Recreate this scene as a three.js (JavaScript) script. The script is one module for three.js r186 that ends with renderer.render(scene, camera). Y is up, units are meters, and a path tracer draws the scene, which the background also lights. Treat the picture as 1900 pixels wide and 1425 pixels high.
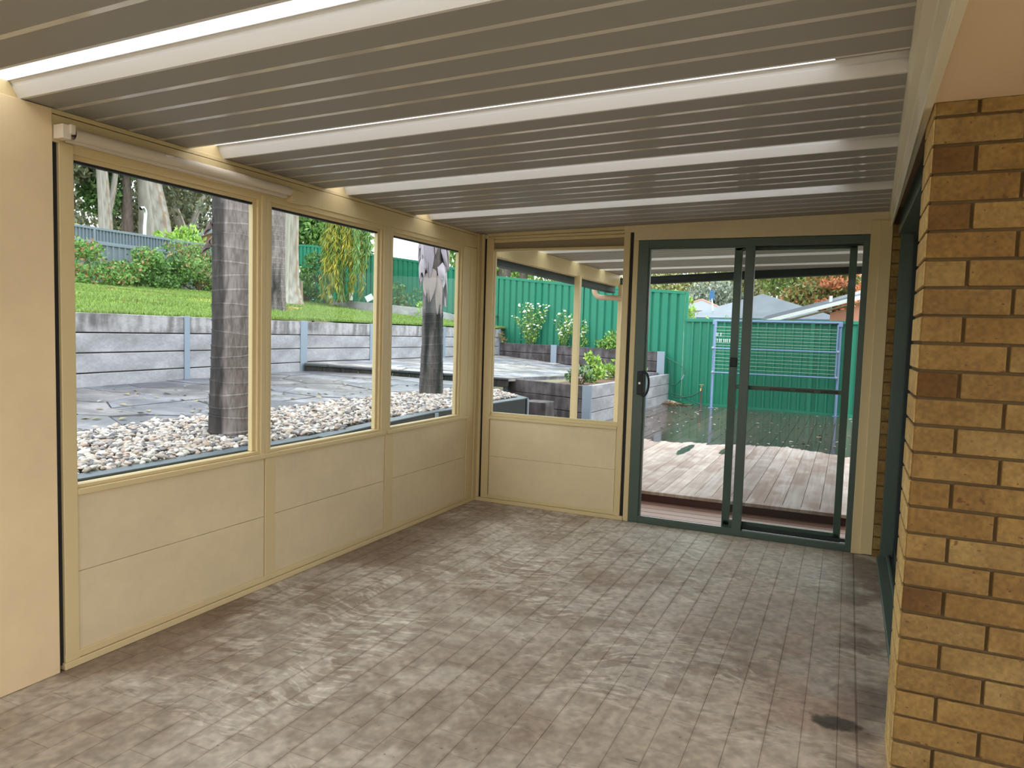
import * as THREE from 'three';
import { RoundedBoxGeometry } from 'three/addons/geometries/RoundedBoxGeometry.js';
import { mergeGeometries, mergeVertices } from 'three/addons/utils/BufferGeometryUtils.js';

// ------------------------------------------------------------ camera, sky, exposure
const scene = new THREE.Scene();
const camera = new THREE.PerspectiveCamera(56.0, 1900 / 1425, 0.05, 400);
camera.position.set(2.7595, 1.395, 5.2622);
camera.rotation.set(-0.0706, 0.4344, 0.0296, 'YXZ');
const renderer = new THREE.WebGLRenderer({ antialias: true });
renderer.toneMapping = THREE.LinearToneMapping;
renderer.toneMappingExposure = 2.25;
renderer.shadowMap.enabled = true;

const SKY = 1.55;
{
  const w = 256, h = 128, d = new Float32Array(w * h * 4);
  for (let y = 0; y < h; y++) for (let x = 0; x < w; x++) {
    const el = (y + 0.5) / h * Math.PI - Math.PI / 2, az = x / w * 6.2832;     // row 0 is straight down
    const s = Math.max(0, Math.sin(el));
    const cl = 1 + 0.06 * Math.sin(az * 3 + 5 * s) * Math.cos(az * 2 - 7 * s) + 0.04 * Math.sin(az * 7 + 13 * s);
    const v = el > 0 ? (0.86 + 0.3 * s) * cl : 0.3;
    const i = (y * w + x) * 4;
    d[i] = v * 0.965; d[i + 1] = v * 0.99; d[i + 2] = v * 1.05; d[i + 3] = 1;
  }
  const t = new THREE.DataTexture(d, w, h, THREE.RGBAFormat, THREE.FloatType);
  t.mapping = THREE.EquirectangularReflectionMapping; t.magFilter = THREE.LinearFilter; t.needsUpdate = true;
  scene.background = t; scene.environment = t;
  scene.backgroundIntensity = SKY; scene.environmentIntensity = SKY;
}

// ------------------------------------------------------------ helpers
function rng(a) { return () => { a |= 0; a = a + 0x6D2B79F5 | 0; let t = Math.imul(a ^ a >>> 15, 1 | a); t = t + Math.imul(t ^ t >>> 7, 61 | t) ^ t; return ((t ^ t >>> 14) >>> 0) / 4294967296; }; }
const V = (x, y, z) => new THREE.Vector3(x, y, z);
const lerp = (a, b, t) => a + (b - a) * t;
const sstep = (a, b, x) => { const t = Math.min(1, Math.max(0, (x - a) / (b - a))); return t * t * (3 - 2 * t); };
const used = new Map();
function numbered(n) { const k = used.get(n) || 0; used.set(n, k + 1); return k ? n + '_' + String(k).padStart(3, '0') : n; }
const WP = new WeakMap();                                   // world position of every group made here
function thing(name, label, category, pos = [0, 0, 0], group) {
  const o = new THREE.Group(); o.name = numbered(name); o.position.set(...pos); scene.add(o); WP.set(o, V(...pos));
  o.userData = { label, category }; if (group) o.userData.group = group;
  return o;
}
function struct(name, label, pos = [0, 0, 0]) {
  const o = new THREE.Group(); o.name = numbered(name); o.position.set(...pos); scene.add(o); WP.set(o, V(...pos));
  o.userData = { kind: 'structure' }; if (label) o.userData.label = label;
  return o;
}
const clean = (g) => { for (const k of Object.keys(g.attributes)) if (!['position', 'normal', 'uv', 'color'].includes(k)) g.deleteAttribute(k); return g; };
function worldUV(g) {                                       // uv in metres by the dominant axis of each face
  g = clean(g.index ? g.toNonIndexed() : g); if (!g.attributes.normal) g.computeVertexNormals();
  const p = g.attributes.position, n = p.count, uv = new Float32Array(n * 2), a = V(), b = V(), c = V();
  for (let i = 0; i < n; i += 3) {
    a.fromBufferAttribute(p, i); b.fromBufferAttribute(p, i + 1); c.fromBufferAttribute(p, i + 2);
    const e = b.clone().sub(a).cross(c.clone().sub(a)), x = Math.abs(e.x), y = Math.abs(e.y), z = Math.abs(e.z);
    [a, b, c].forEach((q, k) => { uv[(i + k) * 2] = x >= y && x >= z ? q.z : q.x; uv[(i + k) * 2 + 1] = y > x && y >= z ? q.z : q.y; });
  }
  g.setAttribute('uv', new THREE.BufferAttribute(uv, 2));
  return g;
}
function mesh(name, g, m, parent = scene, o = {}) {         // geometry in world coordinates
  if (Array.isArray(g)) g = mergeGeometries(g.map((x) => worldUV(x)));
  else if (!o.keepUV) g = worldUV(g);
  const wp = WP.get(parent);
  if (wp && wp.lengthSq() > 0) g.translate(-wp.x, -wp.y, -wp.z);
  const r = new THREE.Mesh(g, m); r.name = parent === scene ? numbered(name) : name; r.castShadow = r.receiveShadow = true;
  parent.add(r); WP.set(r, wp || V());
  if (o.label) r.userData.label = o.label;
  if (o.kind) r.userData.kind = o.kind;
  return r;
}
const box = (x0, y0, z0, x1, y1, z1) => new THREE.BoxGeometry(Math.abs(x1 - x0), Math.abs(y1 - y0), Math.abs(z1 - z0)).translate((x0 + x1) / 2, (y0 + y1) / 2, (z0 + z1) / 2);
const bar = (x0, y0, z0, x1, y1, z1, r = 0.003) => new RoundedBoxGeometry(Math.abs(x1 - x0), Math.abs(y1 - y0), Math.abs(z1 - z0), 1, Math.min(r, Math.abs(x1 - x0) * 0.3, Math.abs(y1 - y0) * 0.3, Math.abs(z1 - z0) * 0.3)).translate((x0 + x1) / 2, (y0 + y1) / 2, (z0 + z1) / 2);
function beam(a, b, w, h, r = 0.004) {                      // a bar of section w (sideways) x h (upwards) from a to b
  const d = b.clone().sub(a), L = d.length(), g = new RoundedBoxGeometry(w, h, L, 1, Math.min(r, w * 0.3, h * 0.3));
  const z = d.clone().normalize(), x = V(0, 1, 0).cross(z).normalize(), y = z.clone().cross(x);
  return g.applyMatrix4(new THREE.Matrix4().makeBasis(x, y, z).setPosition(a.clone().add(b).multiplyScalar(0.5)));
}
const tube = (pts, r, seg = 24, rs = 8) => new THREE.TubeGeometry(new THREE.CatmullRomCurve3(pts.map((p) => p.isVector3 ? p : V(...p))), seg, r, rs);
const rod = (a, b, r, rs = 10) => { a = a.isVector3 ? a : V(...a); b = b.isVector3 ? b : V(...b); const d = b.clone().sub(a); return new THREE.CylinderGeometry(r, r, d.length(), rs).applyQuaternion(new THREE.Quaternion().setFromUnitVectors(V(0, 1, 0), d.clone().normalize())).translate((a.x + b.x) / 2, (a.y + b.y) / 2, (a.z + b.z) / 2); };
function prismX(pts, x0, x1, slope = 0) {                   // closed outline in (z, y) swept along x; y rises by slope * x
  const s = new THREE.Shape(pts.map(([z, y]) => new THREE.Vector2(z, y)));
  const g = new THREE.ExtrudeGeometry(s, { depth: x1 - x0, bevelEnabled: false }), p = g.attributes.position;
  for (let i = 0; i < p.count; i++) { const z = p.getX(i), y = p.getY(i), x = p.getZ(i) + x0; p.setXYZ(i, x, y + slope * x, z); }
  const q = g.toNonIndexed(), a = q.attributes.position;    // the axes were swapped: turn the faces back out
  for (let i = 0; i < a.count; i += 3) { const x = a.getX(i + 1), y = a.getY(i + 1), z = a.getZ(i + 1); a.setXYZ(i + 1, a.getX(i + 2), a.getY(i + 2), a.getZ(i + 2)); a.setXYZ(i + 2, x, y, z); }
  q.computeVertexNormals(); return q;
}
function loftZ(near, zn, far, zf) {                         // closed outline in (x, y) at two depths
  const n = near.length, pos = [], P = (s, z, i) => [s[i][0], s[i][1], z];
  for (let i = 0; i < n; i++) { const j = (i + 1) % n; pos.push(...P(near, zn, i), ...P(near, zn, j), ...P(far, zf, j), ...P(near, zn, i), ...P(far, zf, j), ...P(far, zf, i)); }
  for (let i = 1; i < n - 1; i++) { pos.push(...P(near, zn, 0), ...P(near, zn, i + 1), ...P(near, zn, i)); pos.push(...P(far, zf, 0), ...P(far, zf, i), ...P(far, zf, i + 1)); }
  const g = new THREE.BufferGeometry(); g.setAttribute('position', new THREE.Float32BufferAttribute(pos, 3)); g.computeVertexNormals(); return g;
}

// ------------------------------------------------------------ textures
const PERM = (() => { const r = rng(77), a = new Float32Array(65536); for (let i = 0; i < a.length; i++) a[i] = r(); return a; })();
function vnoise(x, y, per, seed, pv = per) {                          // value noise that repeats every per cells
  const xi = Math.floor(x), yi = Math.floor(y), fx = x - xi, fy = y - yi, u = fx * fx * (3 - 2 * fx), v = fy * fy * (3 - 2 * fy);
  const h = (a, b) => PERM[((((a % per) + per) % per) * 374 + (((b % pv) + pv) % pv) * 6689 + seed * 9176) & 65535];
  return lerp(lerp(h(xi, yi), h(xi + 1, yi), u), lerp(h(xi, yi + 1), h(xi + 1, yi + 1), u), v);
}
function fbm(x, y, per, oct, seed, pv = per) { let s = 0, a = 0.5, t = 0; for (let i = 0; i < oct; i++) { s += a * vnoise(x, y, per, seed + i * 13, pv); t += a; a *= 0.5; x *= 2; y *= 2; per *= 2; pv *= 2; } return s / t; }
function tex(w, h, f, srgb = true) {
  const d = new Uint8Array(w * h * 4), o = [0, 0, 0];
  for (let y = 0; y < h; y++) for (let x = 0; x < w; x++) { f(x / w, y / h, o); const i = (y * w + x) * 4; for (let c = 0; c < 3; c++) d[i + c] = Math.max(0, Math.min(255, o[c])); d[i + 3] = 255; }
  const t = new THREE.DataTexture(d, w, h, THREE.RGBAFormat); t.wrapS = t.wrapT = THREE.RepeatWrapping; t.magFilter = THREE.LinearFilter; t.minFilter = THREE.LinearMipmapLinearFilter; t.generateMipmaps = true;
  if (srgb) t.colorSpace = THREE.SRGBColorSpace; t.needsUpdate = true; return t;
}
const rep = (t, mx, my = mx, ox = 0, oy = 0) => { const c = t.clone(); c.repeat.set(1 / mx, 1 / my); c.offset.set(ox, oy); c.needsUpdate = true; return c; };   // one repeat every mx by my metres
const mix3 = (o, a, b, t) => { for (let c = 0; c < 3; c++) o[c] = lerp(a[c], b[c], t); };
const S = (o) => new THREE.MeshStandardMaterial(o);
const C = (h) => new THREE.Color(h);

const tGrain = tex(256, 256, (u, v, o) => { const n = 128 + 90 * (fbm(u * 32, v * 32, 32, 3, 3) - 0.5) + 60 * (PERM[((u * 256 | 0) * 257 + (v * 256 | 0) * 131) & 65535] - 0.5); o[0] = o[1] = o[2] = n; }, false);
const tStreak = tex(256, 256, (u, v, o) => { const n = 128 + 150 * (fbm(u * 6, v * 90, 6, 3, 9, 90) - 0.5); o[0] = o[1] = o[2] = n; }, false);
const tPaint = tex(512, 512, (u, v, o) => { const n = fbm(u * 6, v * 6, 6, 5, 21), k = fbm(u * 40, v * 40, 40, 2, 5); const f = 0.965 + 0.07 * (n - 0.5) + 0.025 * (k - 0.5); o[0] = 228 * f; o[1] = 207 * f; o[2] = 167 * f; });
const tConcrete = tex(512, 512, (u, v, o) => { const n = fbm(u * 5, v * 5, 5, 5, 31), k = fbm(u * 60, v * 60, 60, 2, 8), f = 0.86 + 0.36 * (n - 0.5) + 0.12 * (k - 0.5); o[0] = 186 * f; o[1] = 184 * f; o[2] = 190 * f; });
const tConcreteStain = tex(512, 512, (u, v, o) => { const n = fbm(u * 5, v * 5, 5, 5, 37), d = fbm(u * 26, v * 3, 26, 3, 39, 3), k = fbm(u * 60, v * 60, 60, 2, 8); mix3(o, [104, 100, 100], [186, 182, 186], sstep(0.25, 0.75, 0.45 * n + 0.55 * d)); for (let c = 0; c < 3; c++) o[c] *= 0.95 + 0.12 * (k - 0.5); });
const tBrick = tex(512, 512, (u, v, o) => {
  const n = fbm(u * 7, v * 7, 7, 4, 41), k = fbm(u * 90, v * 90, 90, 2, 43), d = fbm(u * 26, v * 34, 2, 2, 45);
  mix3(o, [160, 128, 74], [188, 158, 98], sstep(0.2, 0.8, n)); const f = 0.94 + 0.24 * (k - 0.5); for (let c = 0; c < 3; c++) o[c] *= f;
  if (fbm(u * 44, v * 60, 44, 2, 47, 60) > 0.87) mix3(o, o.slice(), [104, 70, 40], 0.6);
});
const FL = { x0: -0.1, w: 3.4, z0: -0.2, h: 6.8 };           // the floor texture's place in the room
const tFloor = tex(1024, 2048, (u, v, o) => {
  const X = FL.x0 + u * FL.w, Z = FL.z0 + v * FL.h;
  const big = fbm(X * 0.9 + 3, Z * 0.7, 64, 4, 51), mid = fbm(X * 5, Z * 5, 64, 4, 53), fine = fbm(X * 40, Z * 34, 512, 3, 55), m2 = fbm(X * 11, Z * 15, 256, 4, 52);
  const wob = 0.3 * (fbm(X * 3, Z * 3, 64, 2, 75) - 0.5), where = fbm(X * 2.4 + 5, Z * 2.4, 64, 3, 61);
  const flake = fbm(X * 10 + Z * 2, (Z + X * 0.1 + wob) * 26, 512, 4, 57), scuff = fbm(X * 13 - Z * 2, (Z + X * 0.15 + wob) * 60, 512, 3, 69);
  mix3(o, [160, 143, 124], [200, 188, 171], sstep(0.32, 0.7, 0.35 * mid + 0.3 * big + 0.35 * m2));
  mix3(o, o.slice(), [140, 114, 92], 0.4 * sstep(0.55, 0.7, fbm(X * 2.2, Z * 2.2 + 7, 64, 3, 59)));
  mix3(o, o.slice(), [206, 196, 180], 0.55 * sstep(0.5, 0.56, flake) * sstep(0.42, 0.6, where));
  mix3(o, o.slice(), [226, 217, 202], 0.6 * sstep(0.6, 0.68, scuff) * sstep(0.4, 0.6, where));
  { const jx = Math.abs(((X - 0.002) / 0.1165) % 1 - 0), dj = Math.min(jx, 1 - jx) * 0.1165; mix3(o, o.slice(), [132, 112, 92], 0.26 * sstep(0.016, 0.002, dj) * sstep(0.35, 0.6, fbm(X * 3 + 2, Z * 3, 64, 3, 77))); }
  mix3(o, o.slice(), [198, 180, 160], 0.5 * sstep(1.6, 2.3, X) * sstep(0.3, 0.6, fbm(X * 2.5 + 1, Z * 2.5, 64, 4, 80)));  // paler towards the house: missing light put into the floor colour
  mix3(o, o.slice(), [120, 94, 72], 0.55 * sstep(0.85, 0.1, X) * sstep(0.35, 0.62, fbm(X * 3, Z * 2.5, 64, 3, 65)));  // shadow beside the left wall painted into the floor, in patches
  if (fbm(X * 60, Z * 60, 512, 1, 79) > 0.985) mix3(o, o.slice(), [60, 48, 38], 0.7);
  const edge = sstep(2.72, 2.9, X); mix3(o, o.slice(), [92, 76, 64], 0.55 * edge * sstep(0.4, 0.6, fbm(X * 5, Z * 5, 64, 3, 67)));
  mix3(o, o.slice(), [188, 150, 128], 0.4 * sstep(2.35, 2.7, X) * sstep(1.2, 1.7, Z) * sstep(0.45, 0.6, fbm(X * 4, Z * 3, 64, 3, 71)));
  { const a = (X - 2.79) / 0.10, b = (Z - 2.42) / 0.06; mix3(o, o.slice(), [66, 58, 46], 0.85 * sstep(1.1, 0.4, a * a + b * b + 0.8 * (fine - 0.5))); }
  { const a = (X - 0.45) / 0.55, b = (Z - 3.9) / 0.5; mix3(o, o.slice(), [190, 178, 160], 0.5 * sstep(1.1, 0.3, a * a + b * b + (mid - 0.5) * 3)); }
  const f = 0.93 + 0.3 * (fine - 0.5); for (let c = 0; c < 3; c++) o[c] *= f;
});
const tFloorR = tex(512, 1024, (u, v, o) => { const X = FL.x0 + u * FL.w, Z = FL.z0 + v * FL.h; const n = fbm(X * 3, Z * 3, 64, 4, 73); o[0] = o[1] = o[2] = 255 * (0.62 + 0.28 * (n - 0.5)); }, false);
const DK = { x0: -0.8, w: 4.2, z0: -9.2, h: 9.4 };           // the deck texture's place
const wetEdge = (X) => (X < 1 ? lerp(-3.7, -3.68, X) : X < 2 ? lerp(-3.68, -4.15, X - 1) : X < 2.1 ? -4.15 : lerp(-4.15, -3.8, Math.min(1, (X - 2.1) / 0.5))) + 0.22 * (fbm(X * 14, 0.5, 128, 3, 81) - 0.5) + 0.22 * (PERM[(Math.floor(X / 0.137) * 37 + 11) & 65535] - 0.5);
const wetAt = (X, Z) => { let w = sstep(wetEdge(X) + 0.03, wetEdge(X) - 0.03, Z); const p = (x, z, a, b) => { const dx = (X - x) / a, dz = (Z - z) / b; return sstep(1.1, 0.8, dx * dx + dz * dz + 1.2 * (fbm(X * 9, Z * 9, 64, 2, 83) - 0.5)); }; return Math.max(w, p(1.1, -3.15, 0.055, 0.42), p(1.52, -3.35, 0.05, 0.26)); };
const tDeck = tex(1024, 2048, (u, v, o) => {
  const X = DK.x0 + u * DK.w, Z = DK.z0 + v * DK.h, bd = Math.floor((X + 0.8) / 0.137), r = PERM[(bd * 91 + 7) & 65535];
  const g = fbm(X * 60, Z * 2.2 + r * 20, 512, 4, 85), k = fbm(X * 16 + r * 9, Z * 1.2, 128, 3, 87), n = fbm(X * 3, Z * 6 + r * 31, 64, 4, 89);
  mix3(o, [180, 156, 144], [226, 211, 204], sstep(0.25, 0.75, 0.35 * g + 0.3 * k + 0.35 * n)); const f = 0.94 + 0.12 * r; for (let c = 0; c < 3; c++) o[c] *= f;
  mix3(o, o.slice(), [150, 108, 92], 0.35 * sstep(0.55, 0.7, fbm(X * 5, Z * 2 + r * 5, 64, 3, 91)));
  const w = wetAt(X, Z); mix3(o, o.slice(), [80 * f + 20 * (g - 0.5), 62 * f, 55 * f], 0.93 * w);
});
const tDeckR = tex(512, 1024, (u, v, o) => { const X = DK.x0 + u * DK.w, Z = DK.z0 + v * DK.h, w = wetAt(X, Z); o[0] = o[1] = o[2] = 255 * lerp(0.62, 0.07 + 0.12 * sstep(0.5, 0.75, fbm(X * 6, Z * 2, 64, 3, 93)), w); }, false);
const tSlate = tex(512, 512, (u, v, o) => { const n = fbm(u * 6, v * 6, 6, 5, 101), k = fbm(u * 50, v * 50, 50, 2, 103); mix3(o, [104, 104, 110], [156, 154, 160], sstep(0.25, 0.75, n)); for (let c = 0; c < 3; c++) o[c] *= 0.92 + 0.2 * (k - 0.5); });
const tSlateR = tex(256, 256, (u, v, o) => { o[0] = o[1] = o[2] = 255 * (0.42 + 0.5 * (fbm(u * 5, v * 5, 5, 4, 107) - 0.5)); }, false);
const tGrass = tex(512, 512, (u, v, o) => { const n = fbm(u * 5, v * 5, 5, 4, 111), k = fbm(u * 80, v * 80, 80, 2, 113); mix3(o, [104, 136, 52], [156, 176, 84], sstep(0.3, 0.7, 0.6 * n + 0.4 * k)); mix3(o, o.slice(), [150, 118, 78], 0.75 * sstep(0.58, 0.68, fbm(u * 4, v * 9, 4, 4, 117, 9))); });
const tBark = tex(512, 512, (u, v, o) => { const n = fbm(u * 14, v * 4, 14, 4, 121, 4), k = fbm(u * 60, v * 24, 60, 2, 123, 24); mix3(o, [112, 104, 100], [152, 144, 142], sstep(0.2, 0.8, 0.5 * n + 0.5 * k)); });
const tGum = tex(512, 512, (u, v, o) => { const n = fbm(u * 12, v * 2, 12, 4, 127, 2), k = fbm(u * 5, v * 1, 5, 4, 129, 1); mix3(o, [130, 124, 118], [186, 180, 172], n); mix3(o, o.slice(), [150, 112, 84], 0.7 * sstep(0.6, 0.7, k)); mix3(o, o.slice(), [122, 114, 106], 0.55 * sstep(0.55, 0.75, fbm(u * 18, v * 2, 18, 3, 131, 2))); });
const tRoof = tex(256, 256, (u, v, o) => { const n = fbm(u * 6, v * 6, 6, 4, 141), k = PERM[((u * 256 | 0) * 17 + (v * 256 | 0) * 523) & 65535], f = 0.9 + 0.2 * (n - 0.5) + (k > 0.97 ? 0.18 : 0); o[0] = 172 * f; o[1] = 182 * f; o[2] = 192 * f; });

// ------------------------------------------------------------ materials
const M = {
  cream: S({ map: rep(tPaint, 1.3), roughness: 0.5, bumpMap: rep(tStreak, 0.5), bumpScale: 0.0004 }),
  creamTrim: S({ color: C('#d6c090'), roughness: 0.42 }),
  creamWall: S({ map: rep(tPaint, 1.9), color: new THREE.Color(1.12, 1.06, 1.0), roughness: 0.6, bumpMap: rep(tGrain, 0.2), bumpScale: 0.0003 }),  // same cream paint, brighter: warm light on this wall put into the colour
  blind: S({ color: C('#cfc0ac'), roughness: 0.5 }),
  bracket: S({ color: C('#e4d6c4'), roughness: 0.4 }),
  rubber: S({ color: C('#14171a'), roughness: 0.6 }),
  pelmet: S({ color: C('#94846a'), roughness: 0.8 }),
  sheet: S({ color: C('#94918a'), roughness: 0.62 }),
  rib: new THREE.MeshPhysicalMaterial({ color: C('#c6c0b6'), roughness: 0.1, ior: 2.2 }),  // lightened: window reflections along the ribs put into the colour
  channel: S({ color: C('#d2cfca'), roughness: 0.4 }),  // same sheeting made paler: skylight on the channel walls put into the colour
  fascia: S({ color: C('#d6ccb2'), roughness: 0.35 }),
  soffit: S({ color: C('#d2b894'), roughness: 0.8 }),
  skylight: new THREE.MeshPhysicalMaterial({ color: C('#ffffff'), transmission: 1, thickness: 0, roughness: 0.6, ior: 1.2 }),
  glass: new THREE.MeshPhysicalMaterial({ color: C('#f6faf8'), transmission: 1, thickness: 0, roughness: 0, ior: 1.12 }),
  greenFrame: S({ color: C('#4a5a50'), roughness: 0.35 }),
  greenDark: S({ color: C('#1c2825'), roughness: 0.6 }),
  black: S({ color: C('#0c1014'), roughness: 0.55 }),
  chrome: S({ color: C('#c8ccd0'), roughness: 0.25, metalness: 1 }),
  screenMesh: S({ color: C('#20302a'), roughness: 0.9, transparent: true, opacity: 0.22 }),
  screenBar: S({ color: C('#3a352c'), roughness: 0.4 }),
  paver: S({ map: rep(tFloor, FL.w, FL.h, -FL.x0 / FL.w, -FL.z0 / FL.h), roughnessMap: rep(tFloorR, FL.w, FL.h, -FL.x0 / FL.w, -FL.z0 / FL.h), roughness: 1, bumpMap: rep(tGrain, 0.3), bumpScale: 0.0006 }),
  paverJoint: S({ map: rep(tFloor, FL.w, FL.h, -FL.x0 / FL.w, -FL.z0 / FL.h), color: C('#d8d4d0'), roughness: 0.9 }),
  joint: S({ color: C('#9a8a78'), roughness: 0.9 }),
  brickEndLit: S({ map: rep(tBrick, 0.9), color: new THREE.Color(1.5, 1.55, 1.7), roughness: 0.9, bumpMap: rep(tGrain, 0.12), bumpScale: 0.0025 }),  // mortar smear, paled further: window light on the side face put into colour
  mortar: S({ color: C('#6e5a3c'), roughness: 0.95, bumpMap: rep(tGrain, 0.12), bumpScale: 0.002 }),  // darkened: shadow of the deep raked joints put into the colour
  dark: S({ color: C('#1b1a17'), roughness: 0.9 }),
  concrete: S({ map: rep(tConcrete, 1.7, 0.9), roughness: 0.8 }),
  concreteStain: S({ map: rep(tConcreteStain, 1.9, 0.7), roughness: 0.85 }),
  concreteDark: S({ map: rep(tConcreteStain, 1.9, 0.7), color: C('#989092'), roughness: 0.85 }),
  galv: S({ color: C('#939fae'), roughness: 0.5, metalness: 0.25 }),
  slate: S({ map: rep(tSlate, 1.6), roughnessMap: rep(tSlateR, 1.3), roughness: 1, bumpMap: rep(tGrain, 0.6), bumpScale: 0.004 }),
  grout: S({ color: C('#8e8a84'), roughness: 0.8 }),
  bluestone: S({ color: C('#3e4044'), roughness: 0.5 }),
  riser: S({ color: C('#5a5450'), map: rep(tConcreteStain, 0.5), roughness: 0.9 }),
  steelTop: S({ color: C('#5c666e'), roughness: 0.45, metalness: 0.3 }),
  steelSide: S({ color: C('#26282c'), roughness: 0.5 }),
  pebbleBed: S({ color: C('#8c7f74'), roughness: 0.9 }),
  pebble: S({ color: 0xffffff, roughness: 0.65 }),
  lawn: new THREE.MeshLambertMaterial({ map: rep(tGrass, 3.2) }),
  soil: S({ color: C('#6a5040'), roughness: 1 }),
  leaf: S({ color: 0xffffff, roughness: 0.6, side: THREE.DoubleSide }),
  stem: S({ color: C('#6b5a44'), roughness: 0.9 }),
  palmBark: S({ map: rep(tBark, 1, 1), roughness: 0.9, vertexColors: true, bumpMap: rep(tGrain, 0.25), bumpScale: 0.004 }),
  gumBark: S({ map: rep(tGum, 1, 1), roughness: 0.85 }),
  greyBark: S({ map: rep(tBark, 1, 1), color: C('#c8bcb4'), roughness: 0.9 }),
  greenFence: S({ color: C('#1f7f64'), roughness: 0.6 }),
  greyFence: S({ color: C('#808c96'), roughness: 0.5 }),
  deck: S({ map: rep(tDeck, DK.w, DK.h, -DK.x0 / DK.w, -DK.z0 / DK.h), roughnessMap: rep(tDeckR, DK.w, DK.h, -DK.x0 / DK.w, -DK.z0 / DK.h), roughness: 1 }),
  merbauMid: S({ color: C('#9c7468'), roughness: 0.5, bumpMap: rep(tStreak, 0.4), bumpScale: 0.001 }),
  merbau: S({ color: C('#5c3634'), roughness: 0.55, bumpMap: rep(tStreak, 0.4), bumpScale: 0.001 }),
  merbauPale: S({ color: C('#c0a094'), roughness: 0.5, bumpMap: rep(tStreak, 0.4), bumpScale: 0.001 }),
  blueFrame: S({ color: C('#8499c0'), roughness: 0.4 }),
  line: S({ color: C('#cfe0c0'), roughness: 0.6 }),
  white: S({ color: C('#f0f2f4'), roughness: 0.5 }),
  brass: S({ color: C('#b8a070'), roughness: 0.35, metalness: 0.8 }),
  pipe: S({ color: C('#5c5852'), roughness: 0.6 }),
  hose: S({ color: C('#2c5a4c'), roughness: 0.5 }),
  roofMetal: S({ map: rep(tRoof, 2), color: C('#b6babe'), roughness: 0.5 }),
  roofTile: S({ color: C('#82868e'), roughness: 0.6 }),
  redBrick: S({ color: C('#b8806a'), roughness: 0.9 }),
  render: S({ color: C('#e2dccf'), roughness: 0.9 }),
  timber: S({ color: C('#8a6a48'), roughness: 0.8 }),
  downpipe: S({ color: C('#c8aa8c'), roughness: 0.5 }),
  earth: S({ color: C('#8a8468'), roughness: 1 }),
};
const brickMats = ['#dcd6ce', '#d6ccbe', '#ded4c6', '#d2c6b4', '#d8ccb8', '#a89478'].map((c, i) => S({ map: rep(tBrick, 0.9, 0.9, i * 0.17, i * 0.31), color: C(c), roughness: 0.9, bumpMap: rep(tGrain, 0.12), bumpScale: 0.0025 }));

// ------------------------------------------------------------ room: floor
const RS = 0.019, RY = (x) => 2.187 + RS * x;                // underside of the roof
{
  const floor = struct('floor', 'worn brick-paved floor with a pale coating, scuffed and stained');
  { const g = box(-0.055, -0.12, -0.06, 4.7, -0.0009, 5.6).toNonIndexed(), p = g.attributes.position, u = g.attributes.uv; for (let i = 0; i < p.count; i++) u.setXY(i, p.getX(i), p.getZ(i)); mesh('paving_bed', g, M.paverJoint, floor, { keepUV: true }); }
  const list = [], R = rng(5), pw = 0.1165, pl = 0.232, fwd = V(-0.42, -0.07, -0.9).normalize(), cp = camera.position;
  const put = (x0, z0, x1, z1) => list.push([x0, z0, x1, z1]);
  for (let i = 0; i < 40; i++) for (let j = -1; j < 24; j++) {
    const x0 = 0.004 + i * pw, z0 = 0.004 + j * pl + (i % 2) * pl / 2, x1 = Math.min(x0 + pw - 0.0018, 2.86), z1 = z0 + pl - 0.0018;
    if (x0 > 2.83 || z1 < 0.03) continue;
    put(x0, Math.max(z0, 0.0), x1, z1);
  }
  for (let j = 0; j < 48; j++) put(2.866, 0.004 + j * pw, 3.1, 0.004 + j * pw + pw - 0.004);   // border course along the house
  for (let i = 0; i < 14; i++) for (let j = 0; j < 12; j++) put(3.105 + i * pw, 2.73 + j * pl, 3.105 + i * pw + pw - 0.004, 2.73 + j * pl + pl - 0.004);
  const top = (q) => { const [x0, z0, x1, z1] = q, h = (R() - 0.5) * 0.0006, b = 0.001;
    const y = h, pos = [], quad = (a, b2, c, d) => pos.push(...a, ...b2, ...c, ...a, ...c, ...d);
    const A = [x0 + b, y, z0 + b], B = [x0 + b, y, z1 - b], Cc = [x1 - b, y, z1 - b], D = [x1 - b, y, z0 + b], a = [x0, -0.002, z0], bb = [x0, -0.002, z1], c = [x1, -0.002, z1], d = [x1, -0.002, z0];
    quad(A, B, Cc, D); quad(a, bb, B, A); quad(bb, c, Cc, B); quad(c, d, D, Cc); quad(d, a, A, D);
    const g = new THREE.BufferGeometry(); g.setAttribute('position', new THREE.Float32BufferAttribute(pos, 3)); g.computeVertexNormals(); return g; };
  const uvXZ = (g) => { const p = g.attributes.position, u = new Float32Array(p.count * 2); for (let i = 0; i < p.count; i++) { u[i * 2] = p.getX(i); u[i * 2 + 1] = p.getZ(i); } g.setAttribute('uv', new THREE.BufferAttribute(u, 2)); return g; };
  const size = (q) => { const x = (q[0] + q[2]) / 2, z = (q[1] + q[3]) / 2, d = V(x, 0, z).sub(cp), dep = d.dot(fwd); if (dep < 0.6) return 0; const l = d.clone().normalize(), a = Math.acos(l.dot(fwd)); if (a > 0.66 || x > 2.95) return 0; return (q[2] - q[0]) * (q[3] - q[1]) * 1.4 / Math.pow(d.length(), 3); };
  list.sort((a, b) => size(b) - size(a));
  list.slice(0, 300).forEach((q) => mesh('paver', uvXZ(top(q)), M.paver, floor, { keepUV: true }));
  mesh('paver', mergeGeometries(list.slice(300).map((q) => uvXZ(top(q)))), M.paver, floor, { keepUV: true, kind: 'stuff' });
}

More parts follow.
